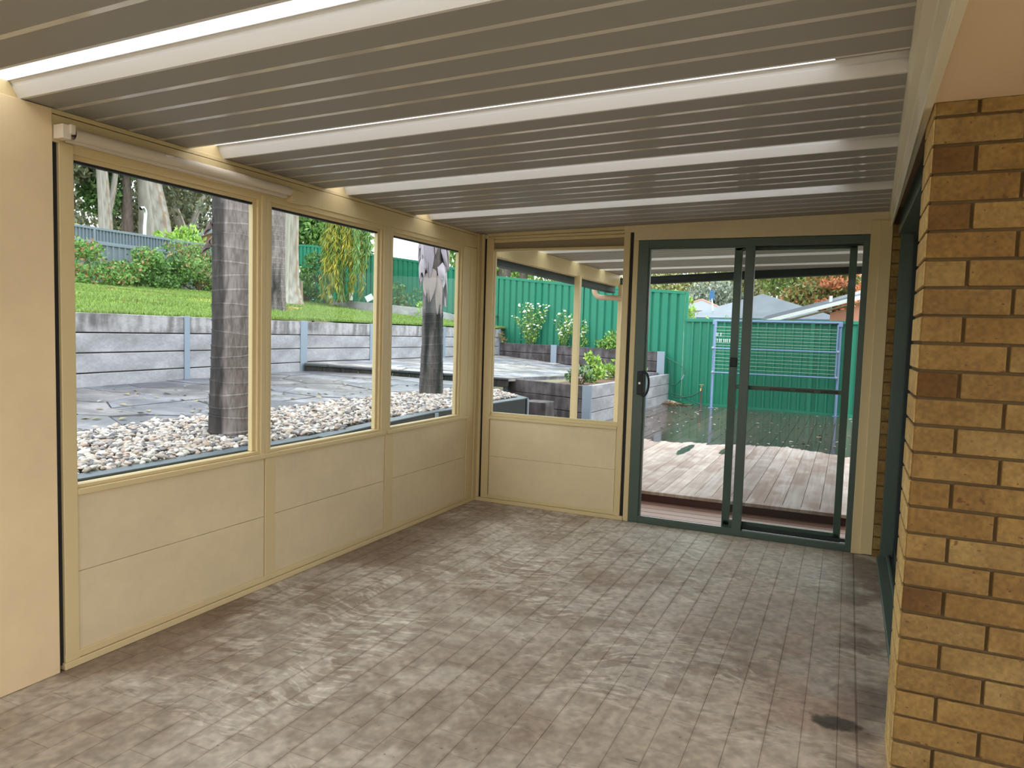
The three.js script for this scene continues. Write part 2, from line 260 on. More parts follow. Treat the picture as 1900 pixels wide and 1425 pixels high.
// ------------------------------------------------------------ room: left wall with three windows
const T = 0.055;                                            // thickness of the framed walls
{
  const w = struct('wall_left', 'cream framed wall with panels below the windows');
  mesh('bottom_rail', [bar(-T, 0, 0.03, 0.006, 0.028, 3.47), bar(-T, 0.03, 0.05, 0, 0.06, 3.465)], M.creamTrim, w);
  const bays = [[2.382, 3.408], [1.29, 2.305], [0.165, 1.19]];
  for (const [z0, z1] of bays) {
    mesh('panel', bar(-0.045, 0.06, z0, -0.006, 0.3825, z1, 0.001), M.cream, w);
    mesh('panel', bar(-0.045, 0.384, z0, -0.006, 0.695, z1, 0.002), M.cream, w);
  }
  mesh('batten', bar(-T, 0.06, 2.309, 0, 0.70, 2.378), M.creamTrim, w);
  mesh('batten', bar(-T, 0.06, 1.194, 0, 0.70, 1.286), M.creamTrim, w);
  mesh('stile', bar(-T, 0.028, 3.406, 0.002, 2.07, 3.464), M.creamTrim, w);
  mesh('stile', bar(-T, 0.028, 0.056, 0.0015, 2.062, 0.16), M.creamTrim, w);
  mesh('corner_post', [bar(-T, 0, -T, 0.012, 2.186, 0.05), bar(-T, 0, -T, 0.036, 2.186, -0.004)], M.creamTrim, w);
  mesh('gasket', box(-0.05, 0.02, 3.465, -0.012, 2.075, 3.487), M.rubber, w, { label: 'black rubber strip in the gap' });
  mesh('gasket', box(-0.05, 0.064, 0.05, -0.008, 2.06, 0.056), M.rubber, w, { label: 'black rubber strip in the corner' });
  mesh('beam', [bar(-0.1, 2.064, -0.05, 0.0, 2.165, 5.5), bar(-0.1, 2.168, -0.05, -0.002, 2.186, 5.5, 0.002)], M.creamTrim, w);
  mesh('wall_sheet', bar(-T, 0, 3.489, 0.004, 2.1835, 4.62, 0.002), M.creamWall, w);
  mesh('mullion', bar(-T, 0.69, 1.256, -0.003, 2.07, 1.318), M.creamTrim, w);
  mesh('mullion', bar(-T, 0.69, 2.366, -0.003, 2.07, 2.396), M.creamTrim, w);
  // windows: stepped sill, head and side frames round one pane each
  const W = [[2.45, 3.406], [1.375, 2.315], [0.31, 1.2]], S0 = 0.734, H0 = 2.018;
  W.forEach(([z0, z1], i) => {
    const a = z0 - (i === 2 ? 0.148 : 0.068), b = z1 + (i === 0 ? 0 : 0.067), win = struct('window_' + (i + 1));
    mesh('window_sill', [bar(-T, 0.697, a, 0.008, 0.722, b), bar(-T, 0.722, a, -0.008, 0.738, b), bar(-T, 0.72, a, -0.045, 0.731, b), bar(-0.046, 0.725, a, -0.02, 0.7395, b)], M.creamTrim, win);
    mesh('window_head', [bar(-T, 2.036, a, -0.008, 2.066, b), bar(-T, H0, a, -0.024, 2.04, b)], M.creamTrim, win);
    const jamb = (inner, outer) => { const d = Math.sign(outer - inner); mesh('window_jamb', [bar(-T, 0.74, inner, -0.026, 2.03, outer), bar(-T, 0.72, inner + d * 0.02, -0.01, 2.05, outer), bar(-T, 0.70, inner + d * 0.038, 0.0, 2.062, outer)], M.creamTrim, win); };
    jamb(z0, i === 2 ? 0.162 : a + 0.001); if (i > 0) jamb(z1, b - 0.001);
    mesh('window_seal', [box(-0.05, 2.008, z0, -0.03, 2.019, z1), box(-0.046, 0.734, z0, -0.036, 0.738, z1)], M.rubber, win);
    mesh('pane', box(-0.042, S0, z0 - 0.005, -0.037, H0, z1 + 0.005), M.glass, win);
  });
  // behind the camera the same wall goes on: three more windows light the room
  for (let i = 0; i < 1; i++) {
    const z0 = 4.7 + i * 1.5, z1 = z0 + 0.68, win = struct('window_' + (5 + i));
    mesh('window_frame', [bar(-T, 0, z0 - 0.08, 0, 2.1, z0), bar(-T, 0, z1, 0, 2.1, z1 + 0.04), bar(-T, 0.7, z0, 0, 0.753, z1), bar(-T, 2.03, z0, 0, 2.1, z1)], M.creamTrim, win);
    mesh('panel', bar(-0.045, 0, z0, -0.006, 0.7, z1), M.cream, win);
    mesh('pane', box(-0.042, 0.75, z0, -0.037, 2.035, z1), M.glass, win);
  }
}
{ // roller blind over the first window
  const t = thing('roller_blind', 'rolled-up cream blind in brackets above the tall window nearest the camera', 'blind', [0.045, 2.1, 2.87]);
  const prof = [V(0.042, 2.098, 3.435), V(0.042, 2.101, 2.9), V(0.042, 2.104, 2.262)];
  mesh('blind_roll', tube(prof, 0.023, 12, 16), M.blind, t);
  mesh('bottom_bar', [bar(0.012, 2.066, 2.27, 0.04, 2.084, 3.45, 0.006), bar(0.014, 2.078, 2.27, 0.036, 2.092, 3.44, 0.004)], M.blind, t);
  mesh('bracket', [bar(0.003, 2.092, 3.442, 0.072, 2.128, 3.462, 0.003), bar(0.003, 2.072, 3.452, 0.06, 2.125, 3.486, 0.003)], M.bracket, t, { label: 'pale end bracket' });
  mesh('bracket', [bar(0.001, 2.055, 2.1, 0.022, 2.125, 2.235, 0.003), bar(0.001, 2.06, 2.225, 0.05, 2.12, 2.25, 0.003)], M.creamTrim, t, { label: 'cream end bracket' });
  mesh('chain_guide', rod([0.058, 2.112, 3.0], [0.062, 2.108, 3.04], 0.005), M.bracket, t);
}

// ------------------------------------------------------------ room: end wall, its window, the sliding door
{
  const w = struct('wall_end', 'cream framed wall at the far end');
  mesh('bottom_rail', [bar(0.012, 0, -T, 1.275, 0.03, 0.006), bar(0.06, 0.032, -T, 1.25, 0.06, 0)], M.creamTrim, w);
  mesh('panel', bar(0.127, 0.06, -0.045, 1.198, 0.3805, -0.006, 0.001), M.cream, w);
  mesh('panel', bar(0.127, 0.382, -0.045, 1.198, 0.688, -0.006, 0.001), M.cream, w);
  mesh('stile', bar(0.058, 0.03, -T, 0.122, 2.15, 0.0015), M.creamTrim, w);
  mesh('stile', bar(1.202, 0.03, -T, 1.25, 2.165, 0.0015), M.creamTrim, w);
  mesh('gasket', box(1.251, 0.02, -0.05, 1.275, 2.165, -0.014), M.rubber, w, { label: 'black rubber strip beside the door' });
  mesh('gasket', box(0.036, 0.02, -0.05, 0.058, 2.15, -0.016), M.rubber, w, { label: 'black rubber strip in the corner' });
  mesh('header', bar(1.276, 2.102, -T, 2.97, 2.243, 0), M.cream, w);
  mesh('header', box(1.2, 2.163, -T, 1.278, 2.25, -0.003), M.cream, w);
  mesh('door_post', bar(1.277, 0, -T, 1.316, 2.102, 0.004), M.creamTrim, w);
  mesh('corner_post', [bar(2.846, 0, -T, 2.915, 2.19, 0.012), bar(2.9, 0.008, -T, 2.972, 2.185, 0.03)], M.creamTrim, w, { label: 'cream post of two boards' });
  mesh('header', [beam(V(0.06, 2.178, -0.03), V(1.25, 2.198, -0.03), 0.05, 0.028), beam(V(0.06, 2.152, -0.028), V(1.2, 2.168, -0.028), 0.046, 0.022), beam(V(0.122, 2.128, -0.026), V(1.204, 2.142, -0.026), 0.044, 0.026)], M.creamTrim, w);
  mesh('pelmet', box(0.122, 2.055, -0.05, 1.204, 2.135, -0.036), M.pelmet, w, { label: 'dark brown board above the window' });
  const win = struct('window_4');
  mesh('window_sill', [bar(0.12, 0.688, -T, 1.204, 0.71, 0.007), bar(0.12, 0.71, -T, 1.204, 0.728, -0.01), bar(0.12, 0.726, -T, 1.204, 0.742, -0.022)], M.creamTrim, win);
  mesh('window_head', bar(0.12, 2.046, -T, 1.204, 2.066, -0.006), M.creamTrim, win);
  mesh('window_jamb', bar(0.112, 0.74, -T, 0.127, 2.05, -0.02), M.creamTrim, win);
  mesh('window_jamb', bar(1.196, 0.74, -T, 1.206, 2.05, -0.02), M.white, win, { label: 'pale inner jamb' });
  mesh('pane', box(0.122, 0.738, -0.042, 1.2, 2.05, -0.037), M.glass, win);

  const d = struct('door_1', 'dark green aluminium sliding door with a flyscreen');
  mesh('door_frame', [bar(1.317, 0, -0.09, 1.392, 2.1, 0.004), bar(2.808, 0, -0.09, 2.846, 2.1, 0.004), bar(1.319, 2.044, -0.089, 2.844, 2.099, 0.0025), bar(1.319, 0.001, -0.035, 2.844, 0.044, 0.0025), bar(1.317, -0.01, -0.09, 2.846, 0.024, -0.034)], M.greenFrame, d);
  mesh('door_track', [bar(1.39, 0.022, -0.088, 2.0, 0.03, -0.07), bar(2.14, 0.043, -0.033, 2.81, 0.05, -0.025)], M.chrome, d);
  const panel = mesh('sliding_panel', [bar(1.385, 0.05, -0.03, 1.403, 2.046, -0.008), bar(2.074, 0.02, -0.034, 2.137, 2.07, 0.001), bar(1.4, 0.042, -0.03, 2.08, 0.05, -0.01), bar(1.4, 2.034, -0.03, 2.08, 2.046, -0.01)], M.greenFrame, d);
  mesh('pane', box(1.4, 0.054, -0.023, 2.078, 2.038, -0.018), M.glass, panel);
  const fixed = mesh('fixed_panel', [bar(2.135, 0.05, -0.055, 2.81, 0.075, -0.036), bar(2.135, 2.034, -0.055, 2.81, 2.046, -0.036)], M.greenDark, d);
  mesh('pane', box(2.137, 0.072, -0.048, 2.81, 2.036, -0.043), M.glass, fixed);
  const scr = mesh('flyscreen', [bar(1.992, 0.022, -0.085, 2.046, 2.046, -0.06), bar(2.73, 0.022, -0.085, 2.776, 2.046, -0.06), bar(2.0, 2.018, -0.082, 2.77, 2.046, -0.06), bar(2.0, 0.024, -0.082, 2.77, 0.1, -0.06), bar(2.04, 1.045, -0.08, 2.735, 1.075, -0.062)], M.greenFrame, d);
  mesh('screen_mesh', box(2.046, 0.11, -0.074, 2.73, 2.02, -0.073), M.screenMesh, scr);
  mesh('rail_insert', [bar(2.27, 1.05, -0.066, 2.41, 1.066, -0.058), bar(2.44, 1.05, -0.066, 2.56, 1.066, -0.058), bar(2.60, 1.05, -0.066, 2.71, 1.066, -0.058)], M.screenBar, scr);
  mesh('latch', bar(1.998, 1.2, -0.06, 2.05, 1.268, -0.04, 0.006), M.black, scr, { label: 'black latch' });
  const hp = V(1.372, 1.05, 0.012);
  const hnd = mesh('door_handle', [bar(1.347, 0.965, 0.0, 1.398, 1.14, 0.024, 0.008), tube([V(1.385, 1.138, 0.02), V(1.42, 1.128, 0.032), V(1.437, 1.09, 0.034), V(1.44, 1.045, 0.034), V(1.43, 0.99, 0.034), V(1.41, 0.962, 0.03), V(1.385, 0.966, 0.02)], 0.0085, 32, 10)], M.black, d, { label: 'black D-shaped pull handle with lock' });
  mesh('lock_cylinder', new THREE.CylinderGeometry(0.009, 0.009, 0.006, 16).rotateX(Math.PI / 2).translate(1.37, 1.052, 0.026), M.chrome, hnd);
}

// ------------------------------------------------------------ roof of the room and of the open patio beyond the end wall
function roofBay(parent, zn, zf, x0, x1, first) {           // one sheet: from the near channel's far... near lip zn to the far lip zf
  const h = 0.07, ins = 0.034, pts = [], n = 5, wdt = (zn - zf) / n, y0 = 2.187;
  pts.push([zn + ins + 0.022, y0 + h], [zn + ins, y0 + h], [zn, y0]);
  for (let i = 1; i < n; i++) { const z = zn - wdt * i; pts.push([z + 0.02, y0], [z + 0.014, y0 + 0.0105], [z + 0.002, y0 + 0.0105], [z, y0]); }
  pts.push([zf, y0], [zf - 0.0, y0 + 0.0]);
  pts.pop();
  const up = [[zf + ins, y0 + h - 0.018], [zf + ins - 0.004, y0 + h - 0.016], [zf + ins + 0.002, y0 + h], [zf + ins + 0.022, y0 + h]];
  const bottom = pts.concat(up.map(([z, y]) => [z, y]));
  return bottom;
}
function sheetGeo(zn, zf, x0, x1) {
  const h = 0.07, ins = 0.034, y0 = 2.187, n = 5, wd = (zn - zf) / n;
  // near wall of this sheet leans towards +z (its channel is on the near side), far wall of the sheet leans into the far channel
  const b = [[zn + ins + 0.004, y0 + h], [zn + ins, y0 + h]];
  b.length = 0;
  b.push([zn + 0.054, y0 + h], [zn + ins, y0 + h], [zn, y0]);
  for (let i = 1; i < n; i++) { const z = zn - wd * i; b.push([z + 0.022, y0], [z + 0.0185, y0 + 0.010], [z + 0.0025, y0 + 0.010], [z, y0]); }
  b.push([zf, y0], [zf - ins, y0 + h - 0.016], [zf - ins - 0.003, y0 + h - 0.016], [zf - ins - 0.006, y0 + h], [zf - 0.054, y0 + h]);
  const t = b.map(([z, y]) => [z, y + 0.0016]).reverse();
  return prismX(b.concat(t), x0, x1, RS);
}
// a channel lies between the far lip of the nearer sheet and the near lip of the farther one: it opens 0.2 m wide below and narrows upwards
const CH = [4.545, 3.6, 2.66, 1.715, 0.765], CW = 0.2;          // z of the far edge of each channel inside
const CHO = [-0.45, -1.4, -2.34, -3.28];
function channelGeo(zc, x0, x1) {                           // walls of one channel with its flanges: a folded strip on either side
  const h = 0.052, ins = 0.03, y0 = 2.187, out = [];
  const strip = (b) => { const t = b.map(([z, y]) => [z, y + 0.0018]).reverse(); return prismX(b.concat(t), x0, x1, RS); };
  out.push(strip([[zc - 0.012, y0 - 0.0005], [zc, y0 - 0.0005], [zc + 0.021, y0 + 0.0345], [zc + 0.0185, y0 + 0.0355], [zc + 0.023, y0 + 0.046], [zc + ins, y0 + h], [zc + ins + 0.008, y0 + h]]));
  out.push(strip([[zc + CW - ins - 0.01, y0 + h], [zc + CW - ins, y0 + h], [zc + CW, y0 - 0.0005], [zc + CW + 0.012, y0 - 0.0005]]));
  return out;
}
function ribGeos(zn, zf, x0, x1) { const y0 = 2.187, wd = (zn - zf) / 5, o = []; for (let i = 1; i < 5; i++) { const z = zn - wd * i; o.push(prismX([[z + 0.018, y0 - 0.0006], [z + 0.018, y0 + 0.001], [z, y0 + 0.001], [z, y0 - 0.0023]], x0, x1, RS)); } return o; }
function panGeo(zn, zf, x0, x1, rib = 0.0016) {                           // flat pan with four fine ribs from near edge zn to far edge zf
  const y0 = 2.187, n = 5, wd = (zn - zf) / n, b = [[zn, y0]];
  for (let i = 1; i < n; i++) { const z = zn - wd * i; if (rib < 0) b.push([z + 0.018, y0], [z + 0.017, y0 - rib], [z + 0.002, y0 - rib], [z, y0]); }
  b.push([zf, y0]);
  const t = b.map(([z, y]) => [z, y + 0.0016]).reverse();
  return prismX(b.concat(t), x0, x1, RS);
}
{
  const roof = struct('ceiling', 'ribbed pale metal roof sheeting with clear strips in its channels');
  const zEdge = [9.2].concat(CH);
  const X0 = -0.13, X1 = 2.96;
  for (let i = 0; i < CH.length; i++) {
    const zn = i === 0 ? 5.42 : CH[i - 1];                 // pan on the near side of channel i: from the nearer channel's far edge to this channel's near edge
    mesh('roof_pan', panGeo(zn, CH[i] + CW, X0, X1), M.sheet, roof);
    ribGeos(zn, CH[i] + CW, 0.0, X1).forEach((g) => mesh('rib', g, M.rib, roof));
    mesh('roof_channel', channelGeo(CH[i], X0, X1), M.channel, roof);
    mesh('skylight_strip', prismX([[CH[i] + 0.04, 2.241], [CH[i] + CW - 0.04, 2.241], [CH[i] + CW - 0.028, 2.245], [CH[i] + 0.028, 2.245]], X0, 2.667, RS), M.skylight, roof);
    mesh('channel_cap', prismX([[CH[i] + 0.03, 2.2405], [CH[i] + CW - 0.03, 2.2405], [CH[i] + CW - 0.03, 2.2445], [CH[i] + 0.03, 2.2445]], 2.668, X1 + 0.3, RS), M.sheet, roof);
    mesh('end_cap', prismX([[CH[i] + 0.001, 2.186], [CH[i] + CW - 0.001, 2.186], [CH[i] + CW - 0.031, 2.239], [CH[i] + 0.031, 2.239]], -0.03, -0.012, 0), M.creamTrim, roof);
  }
  mesh('roof_pan', panGeo(CH[4], 0.02, X0, X1), M.sheet, roof);
  ribGeos(CH[4], 0.02, 0.0, X1).forEach((g) => mesh('rib', g, M.rib, roof));
  mesh('roof_pan', prismX([[0.025, 2.187], [0.025, 2.189], [-0.06, 2.189], [-0.06, 2.187]], X0, X1, RS), M.sheet, roof);
}
{
  const p = thing('patio_roof', 'open ribbed patio roof beyond the glass door, on cream beam and posts with dark green gutter', 'patio roof', [1.4, 0, -2]);
  const X0 = -0.13, X1 = 3.3;
  for (let i = 0; i < CHO.length; i++) {
    const zn = i === 0 ? -0.062 : CHO[i - 1];
    mesh('roof_pan', panGeo(zn, CHO[i] + CW, X0, X1, -0.02), M.sheet, p);
    mesh('roof_channel', channelGeo(CHO[i], X0, X1), M.channel, p);
    mesh('skylight_strip', prismX([[CHO[i] + 0.04, 2.241], [CHO[i] + CW - 0.04, 2.241], [CHO[i] + CW - 0.028, 2.245], [CHO[i] + 0.028, 2.245]], X0, X1, RS), M.skylight, p);
  }
  { // the last pan ends at the skewed gutter
    const g = panGeo(CHO[3], -3.95, X0, X1, -0.02), q = g.attributes.position;
    for (let i = 0; i < q.count; i++) { const x = q.getX(i), z = q.getZ(i), e = -3.98 + 0.1 * (x - 0); if (z < e) q.setZ(i, e); }
    g.computeVertexNormals(); mesh('roof_pan', g, M.sheet, p);
  }
  mesh('beam', bar(-0.08, 2.04, -3.95, 0.0, 2.186, -0.06), M.creamTrim, p);
  const gut = (a, b) => { const d = b.clone().sub(a).setY(0).normalize(), s = V(-d.z, 0, d.x).multiplyScalar(0.05); return [beam(a.clone().add(s), b.clone().add(s), 0.1, 0.09, 0.012), beam(a.clone().add(s).setY(a.y + 0.045), b.clone().add(s).setY(b.y + 0.045), 0.112, 0.012)]; };
  mesh('gutter', gut(V(-0.09, 2.005, -4.05), V(-0.09, 2.035, -0.1)), M.greenDark, p, { label: 'dark green gutter' });
  mesh('gutter', gut(V(3.3, 2.225, -3.58), V(-0.16, 2.1, -4.02)), M.greenDark, p, { label: 'dark green gutter' });
  mesh('post', bar(-0.035, -0.1, -2.385, 0.03, 2.05, -2.32), M.creamTrim, p);
  mesh('post', bar(0.0, -0.1, -3.93, 0.05, 2.06, -3.88), M.creamTrim, p);
  mesh('downpipe', [tube([V(-0.3, 2.02, -3.8), V(-0.29, 1.95, -3.8), V(-0.25, 1.9, -3.81), V(-0.1, 1.89, -3.84), V(-0.0, 1.885, -3.86), V(0.05, 1.88, -3.9)], 0.034, 28, 12)], M.downpipe, p, { label: 'brown downpipe elbow under the gutter' });
}

// ------------------------------------------------------------ house side: fascia, soffit, brickwork, green framed door
{
  const at = (z) => { const k = z / 3.2, L = (a, b) => lerp(a, b, k); return [[L(2.946, 2.862), 2.262], [L(2.946, 2.862), L(2.236, 2.236)], [L(2.95, 2.872), L(2.205, 2.198)], [L(2.953, 2.9), L(2.2, 2.19)], [L(2.9545, 2.9045), L(2.196, 2.184)], [L(2.957, 2.914), L(2.145, 2.102)], [L(2.963, 2.92), L(2.14, 2.1)], [L(2.968, 2.944), L(2.145, 2.106)], [L(2.972, 2.946), 2.262]]; };
  const tr = struct('trim_1', 'cream fascia along the house where the roof meets it');
  mesh('fascia', loftZ(at(5.6), 5.6, at(-0.05), -0.05), M.fascia, tr);
  const sf = struct('trim_2', 'flat eave lining over the brick corner');
  mesh('soffit', box(2.944, 2.122, 2.43, 4.7, 2.14, 5.9), M.soffit, sf);
  mesh('eave_top', box(2.96, 2.262, -4, 5.2, 2.3, 5.9), M.soffit, sf);
  const w = struct('wall_right', 'tan brick house wall');
  const CO = 0.0845, ZB = 2.72, XB = 2.956, R = rng(19), bm = () => brickMats[Math.floor(R() * 5)];
  mesh('mortar_core', box(XB + 0.006, -0.02, 2.425, 4.7, 2.122, ZB - 0.013), M.mortar, w);
  for (let k = -1; k < 26; k++) {                           // front face towards the camera; odd courses start with a header
    const y0 = 0.138 + (k - 1) * CO - 0.0, y1 = y0 + 0.0765, even = ((k % 2) + 2) % 2 === 0;
    if (y0 > 2.118) break;
    let x = XB; const first = even ? 0.107 : 0.226;
    for (let j = 0; j < 6; j++) {
      const L = j === 0 ? first : 0.226, dz = (R() - 0.5) * 0.003, dy = (R() - 0.5) * 0.002;
      const dep = j === 0 ? (even ? 0.226 : 0.107) : 0.1;
      const special = (even && j === 0 && [22, 20, 14, 6].includes(k)) ? brickMats[5] : bm();
      mesh('brick', bar(x, y0 + dy, ZB - dep, Math.min(x + L, 4.69), Math.min(y1 + dy, 2.122), ZB + dz, 0.004), special, w);
      if (j === 0) { const rz = ZB - dep - 0.009; if (rz - 2.43 > 0.05) mesh('brick', bar(XB + (R() - 0.5) * 0.002, y0 + dy, 2.43, XB + 0.1, Math.min(y1, 2.122), rz, 0.004), bm(), w); }
      if (j === 0) mesh('brick_end_lit', bar(XB - 0.0035, y0 + 0.003, 2.428, XB + 0.004, Math.min(y1 - 0.001, 2.12), ZB - 0.005, 0.0015), M.brickEndLit, w, { label: 'mortar-smeared brick end, pale with window light painted in' });
      x += L + 0.009; if (x > 3.75) break;
    }
  }
  mesh('mortar_core', box(2.973, -0.02, -0.35, 4.7, 2.262, 0.024), M.mortar, w);
  for (let k = -1; k < 25; k++) { const y0 = 0.138 + (k - 1) * CO; mesh('brick', bar(2.974, y0, -0.1, 3.03 + (k % 2 ? 0.0 : -0.012), y0 + 0.0765, 0.034, 0.004), bm(), w); }
  const d = struct('door_2', 'dark green framed sliding glass door in the house wall');
  mesh('door_frame', [bar(3.016, 0.0, 0.03, 3.13, 2.2, 0.12), bar(3.0, 0.0, 2.375, 3.13, 2.13, 2.425), bar(3.0, 2.08, 0.1, 3.13, 2.2, 2.42)], M.greenFrame, d);
  mesh('door_sill', [bar(2.995, 0, 0.1, 3.14, 0.035, 2.42), bar(3.05, 0.03, 0.12, 3.065, 0.055, 2.4), bar(3.1, 0.03, 0.12, 3.115, 0.055, 2.4)], M.greenFrame, d);
  const pn = mesh('sliding_panel', [bar(3.085, 0.05, 0.15, 3.115, 2.085, 0.2), bar(3.085, 0.05, 1.22, 3.115, 2.085, 1.27), bar(3.085, 0.05, 0.16, 3.115, 0.12, 1.26), bar(3.085, 2.03, 0.16, 3.115, 2.085, 1.26)], M.greenDark, d);
  mesh('pane', box(3.098, 0.1, 0.19, 3.103, 2.04, 1.23), M.glass, pn);
  const fx = mesh('sliding_panel', [bar(3.045, 0.05, 1.22, 3.075, 2.085, 1.27), bar(3.045, 0.05, 2.33, 3.075, 2.085, 2.38), bar(3.045, 0.05, 1.22, 3.075, 0.12, 2.37), bar(3.045, 2.03, 1.22, 3.075, 2.085, 2.37)], M.greenDark, d);
  mesh('pane', box(3.058, 0.1, 1.26, 3.063, 2.04, 2.34), M.glass, fx);
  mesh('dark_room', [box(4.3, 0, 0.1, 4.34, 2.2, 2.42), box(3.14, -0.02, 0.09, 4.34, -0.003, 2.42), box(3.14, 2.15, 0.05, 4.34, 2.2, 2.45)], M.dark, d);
}
// behind the camera: unseen wall added to cut rear light; house side stays open
{
  const e = struct('added_wall_back', 'unseen cream end wall added behind the camera to cut rear light');
  mesh('panel', [bar(-0.05, 0, 6.2, 4.7, 0.8, 6.26), bar(-0.05, 2.0, 6.2, 4.7, 2.2, 6.26), bar(-0.05, 0.8, 6.2, 0.4, 2.0, 6.26), bar(2.5, 0.8, 6.2, 4.7, 2.0, 6.26)], M.cream, e);
  const win = struct('window_6'); mesh('pane', box(0.4, 0.8, 6.225, 2.5, 2.0, 6.23), M.glass, win); mesh('window_frame', [bar(0.4, 0.8, 6.2, 2.5, 0.84, 6.25), bar(0.4, 1.96, 6.2, 2.5, 2.0, 6.25), bar(1.42, 0.8, 6.2, 1.47, 2.0, 6.25)], M.creamTrim, win);
  mesh('post', bar(4.6, 0, 5.6, 4.7, 2.13, 5.7), M.creamTrim, e);
  mesh('side_wall', bar(-0.05, 0, 5.42, 0, 2.2, 6.2), M.creamWall, e);
}

// ------------------------------------------------------------ garden: ground, paving, gravel bed, retaining walls
{
  const g = struct('ground', 'ground around the house');
  mesh('bounce_yard', box(-3, -0.12, 5.6, 9, -0.02, 16), S({ color: C('#c8c0b0'), roughness: 0.9 }), g);  // unseen pale paving, added to bounce light up to the ceiling
  const P = new THREE.PlaneGeometry(160, 160, 1, 1).rotateX(-Math.PI / 2).translate(0, -0.14, -20);
  mesh('ground_plane', P, M.earth, g);
}
// crazy-paved slate: irregular stones on a jittered grid, on a sloping plane
function crazy(parent, P, nu, nv, seed, gap, mat) {         // P(u, v) -> point on the surface
  const R = rng(seed), N = [];
  for (let i = 0; i <= nu; i++) { N.push([]); for (let j = 0; j <= nv; j++) { const e = (k, n) => k === 0 || k === n ? 0 : (R() - 0.5) * 0.62; N[i].push([(i + e(i, nu)) / nu, (j + e(j, nv)) / nv]); } }
  const cell = (poly) => {
    let cu = 0, cv = 0; poly.forEach(([u, v]) => { cu += u / poly.length; cv += v / poly.length; });
    const lift = 0.004 + R() * 0.012, pts = poly.map(([u, v]) => { const a = P(u, v), c = P(cu, cv), d = c.clone().sub(a), L = d.length(); return a.addScaledVector(d, gap / L); });
    const pos = [], n = pts.length, c = P(cu, cv); c.y += lift;
    for (let i = 0; i < n; i++) { const a = pts[i].clone(), b = pts[(i + 1) % n].clone(); const al = a.clone(), bl = b.clone(); a.y += lift; b.y += lift; al.y -= 0.05; bl.y -= 0.05; pos.push(...c.toArray(), ...a.toArray(), ...b.toArray(), ...a.toArray(), ...al.toArray(), ...bl.toArray(), ...a.toArray(), ...bl.toArray(), ...b.toArray()); }
    let g = new THREE.BufferGeometry(); g.setAttribute('position', new THREE.Float32BufferAttribute(pos, 3)); g.computeVertexNormals();
    const nn = g.attributes.normal; if (nn.getY(0) < 0) { const q = g.attributes.position; for (let i = 0; i < q.count; i += 3) { const t = [q.getX(i + 1), q.getY(i + 1), q.getZ(i + 1)]; q.setXYZ(i + 1, q.getX(i + 2), q.getY(i + 2), q.getZ(i + 2)); q.setXYZ(i + 2, ...t); } g.computeVertexNormals(); }
    mesh('stone', g, mat[Math.floor(R() * mat.length)], parent);
  };
  const taken = new Set();
  for (let i = 0; i < nu; i++) for (let j = 0; j < nv; j++) {
    if (taken.has(i + ',' + j)) continue;
    if (R() < 0.3 && i + 1 < nu && !taken.has((i + 1) + ',' + j)) { taken.add((i + 1) + ',' + j); cell([N[i][j], N[i + 1][j], N[i + 2][j], N[i + 2][j + 1], N[i + 1][j + 1], N[i][j + 1]]); } else cell([N[i][j], N[i + 1][j], N[i + 1][j + 1], N[i][j + 1]]);
  }
  const q = [], st = 10; for (let i = 0; i < st; i++) for (let j = 0; j < st; j++) { const f = (a, b) => { const p = P(a / st, b / st); p.y -= 0.006; return p.toArray(); }; q.push(...f(i, j), ...f(i, j + 1), ...f(i + 1, j + 1), ...f(i, j), ...f(i + 1, j + 1), ...f(i + 1, j)); }
  const g = new THREE.BufferGeometry(); g.setAttribute('position', new THREE.Float32BufferAttribute(q, 3)); g.computeVertexNormals(); mesh('paving_bed', g, M.grout, parent);
}
const slateMats = ['#ffffff', '#dfe0e6', '#eee8e4', '#c9ccd4', '#d8d2cc'].map((c) => { const m = M.slate.clone(); m.color = C(c); return m; });
const paleMats = ['#ffffff', '#f4eee6', '#e6e6ea', '#fff6ea'].map((c) => { const m = M.slate.clone(); m.color = C(c).multiplyScalar(1.75); return m; });
const wallAX = (z) => z > -3.05 ? -4.15 + 0.13 * z : -4.55;
const patioY = (x) => 0.74 - 0.058 * Math.max(0, x + 4.2);
{
  const p = struct('pavement_patio', 'lower patio of crazy-paved grey slate');
  crazy(p, (u, v) => { const z = lerp(5.5, -3.3 - 1.2 * (1 - u) * 0 - 1.0 * u, v), x = lerp(wallAX(Math.max(z, -3.0)) + 0.02, -2.03, u); return V(x, patioY(x), z); }, 5, 15, 31, 0.014, slateMats);
}
const terrY = (x) => 0.685 + 0.07 * Math.max(0, -2.05 - x);
{
  const p = struct('pavement_terrace', 'upper terrace of pale paving behind a stone-edged step');
  crazy(p, (u, v) => { const fz = lerp(-3.1, -4.95, u), fx = lerp(-4.5, -2.05, u), bx = lerp(-4.5, -0.62, u), bz = lerp(-9.75, -9.05, u); const x = lerp(fx, bx, v), z = lerp(fz, bz, v); return V(x, terrY(x), z); }, 7, 10, 37, 0.012, paleMats);
  const A = V(-4.5, terrY(-4.5), -3.1), B = V(-2.05, terrY(-2.05), -4.95), n = 9, R = rng(3);
  for (let i = 0; i < n; i++) { const a = A.clone().lerp(B, (i + 0.015) / n), b = A.clone().lerp(B, (i + 0.985) / n); a.y -= 0.012; b.y -= 0.012; mesh('edging_stone', beam(a, b, 0.16, 0.03 + R() * 0.008, 0.008), M.bluestone, p); }
  for (let i = 0; i < 12; i++) { const a = A.clone().lerp(B, (i + 0.02) / 12), b = A.clone().lerp(B, (i + 0.98) / 12); a.y -= 0.085; b.y -= 0.085; a.z -= 0.01; b.z -= 0.01; mesh('riser_stone', beam(a, b, 0.14, 0.115, 0.015), M.riser, p); }
}
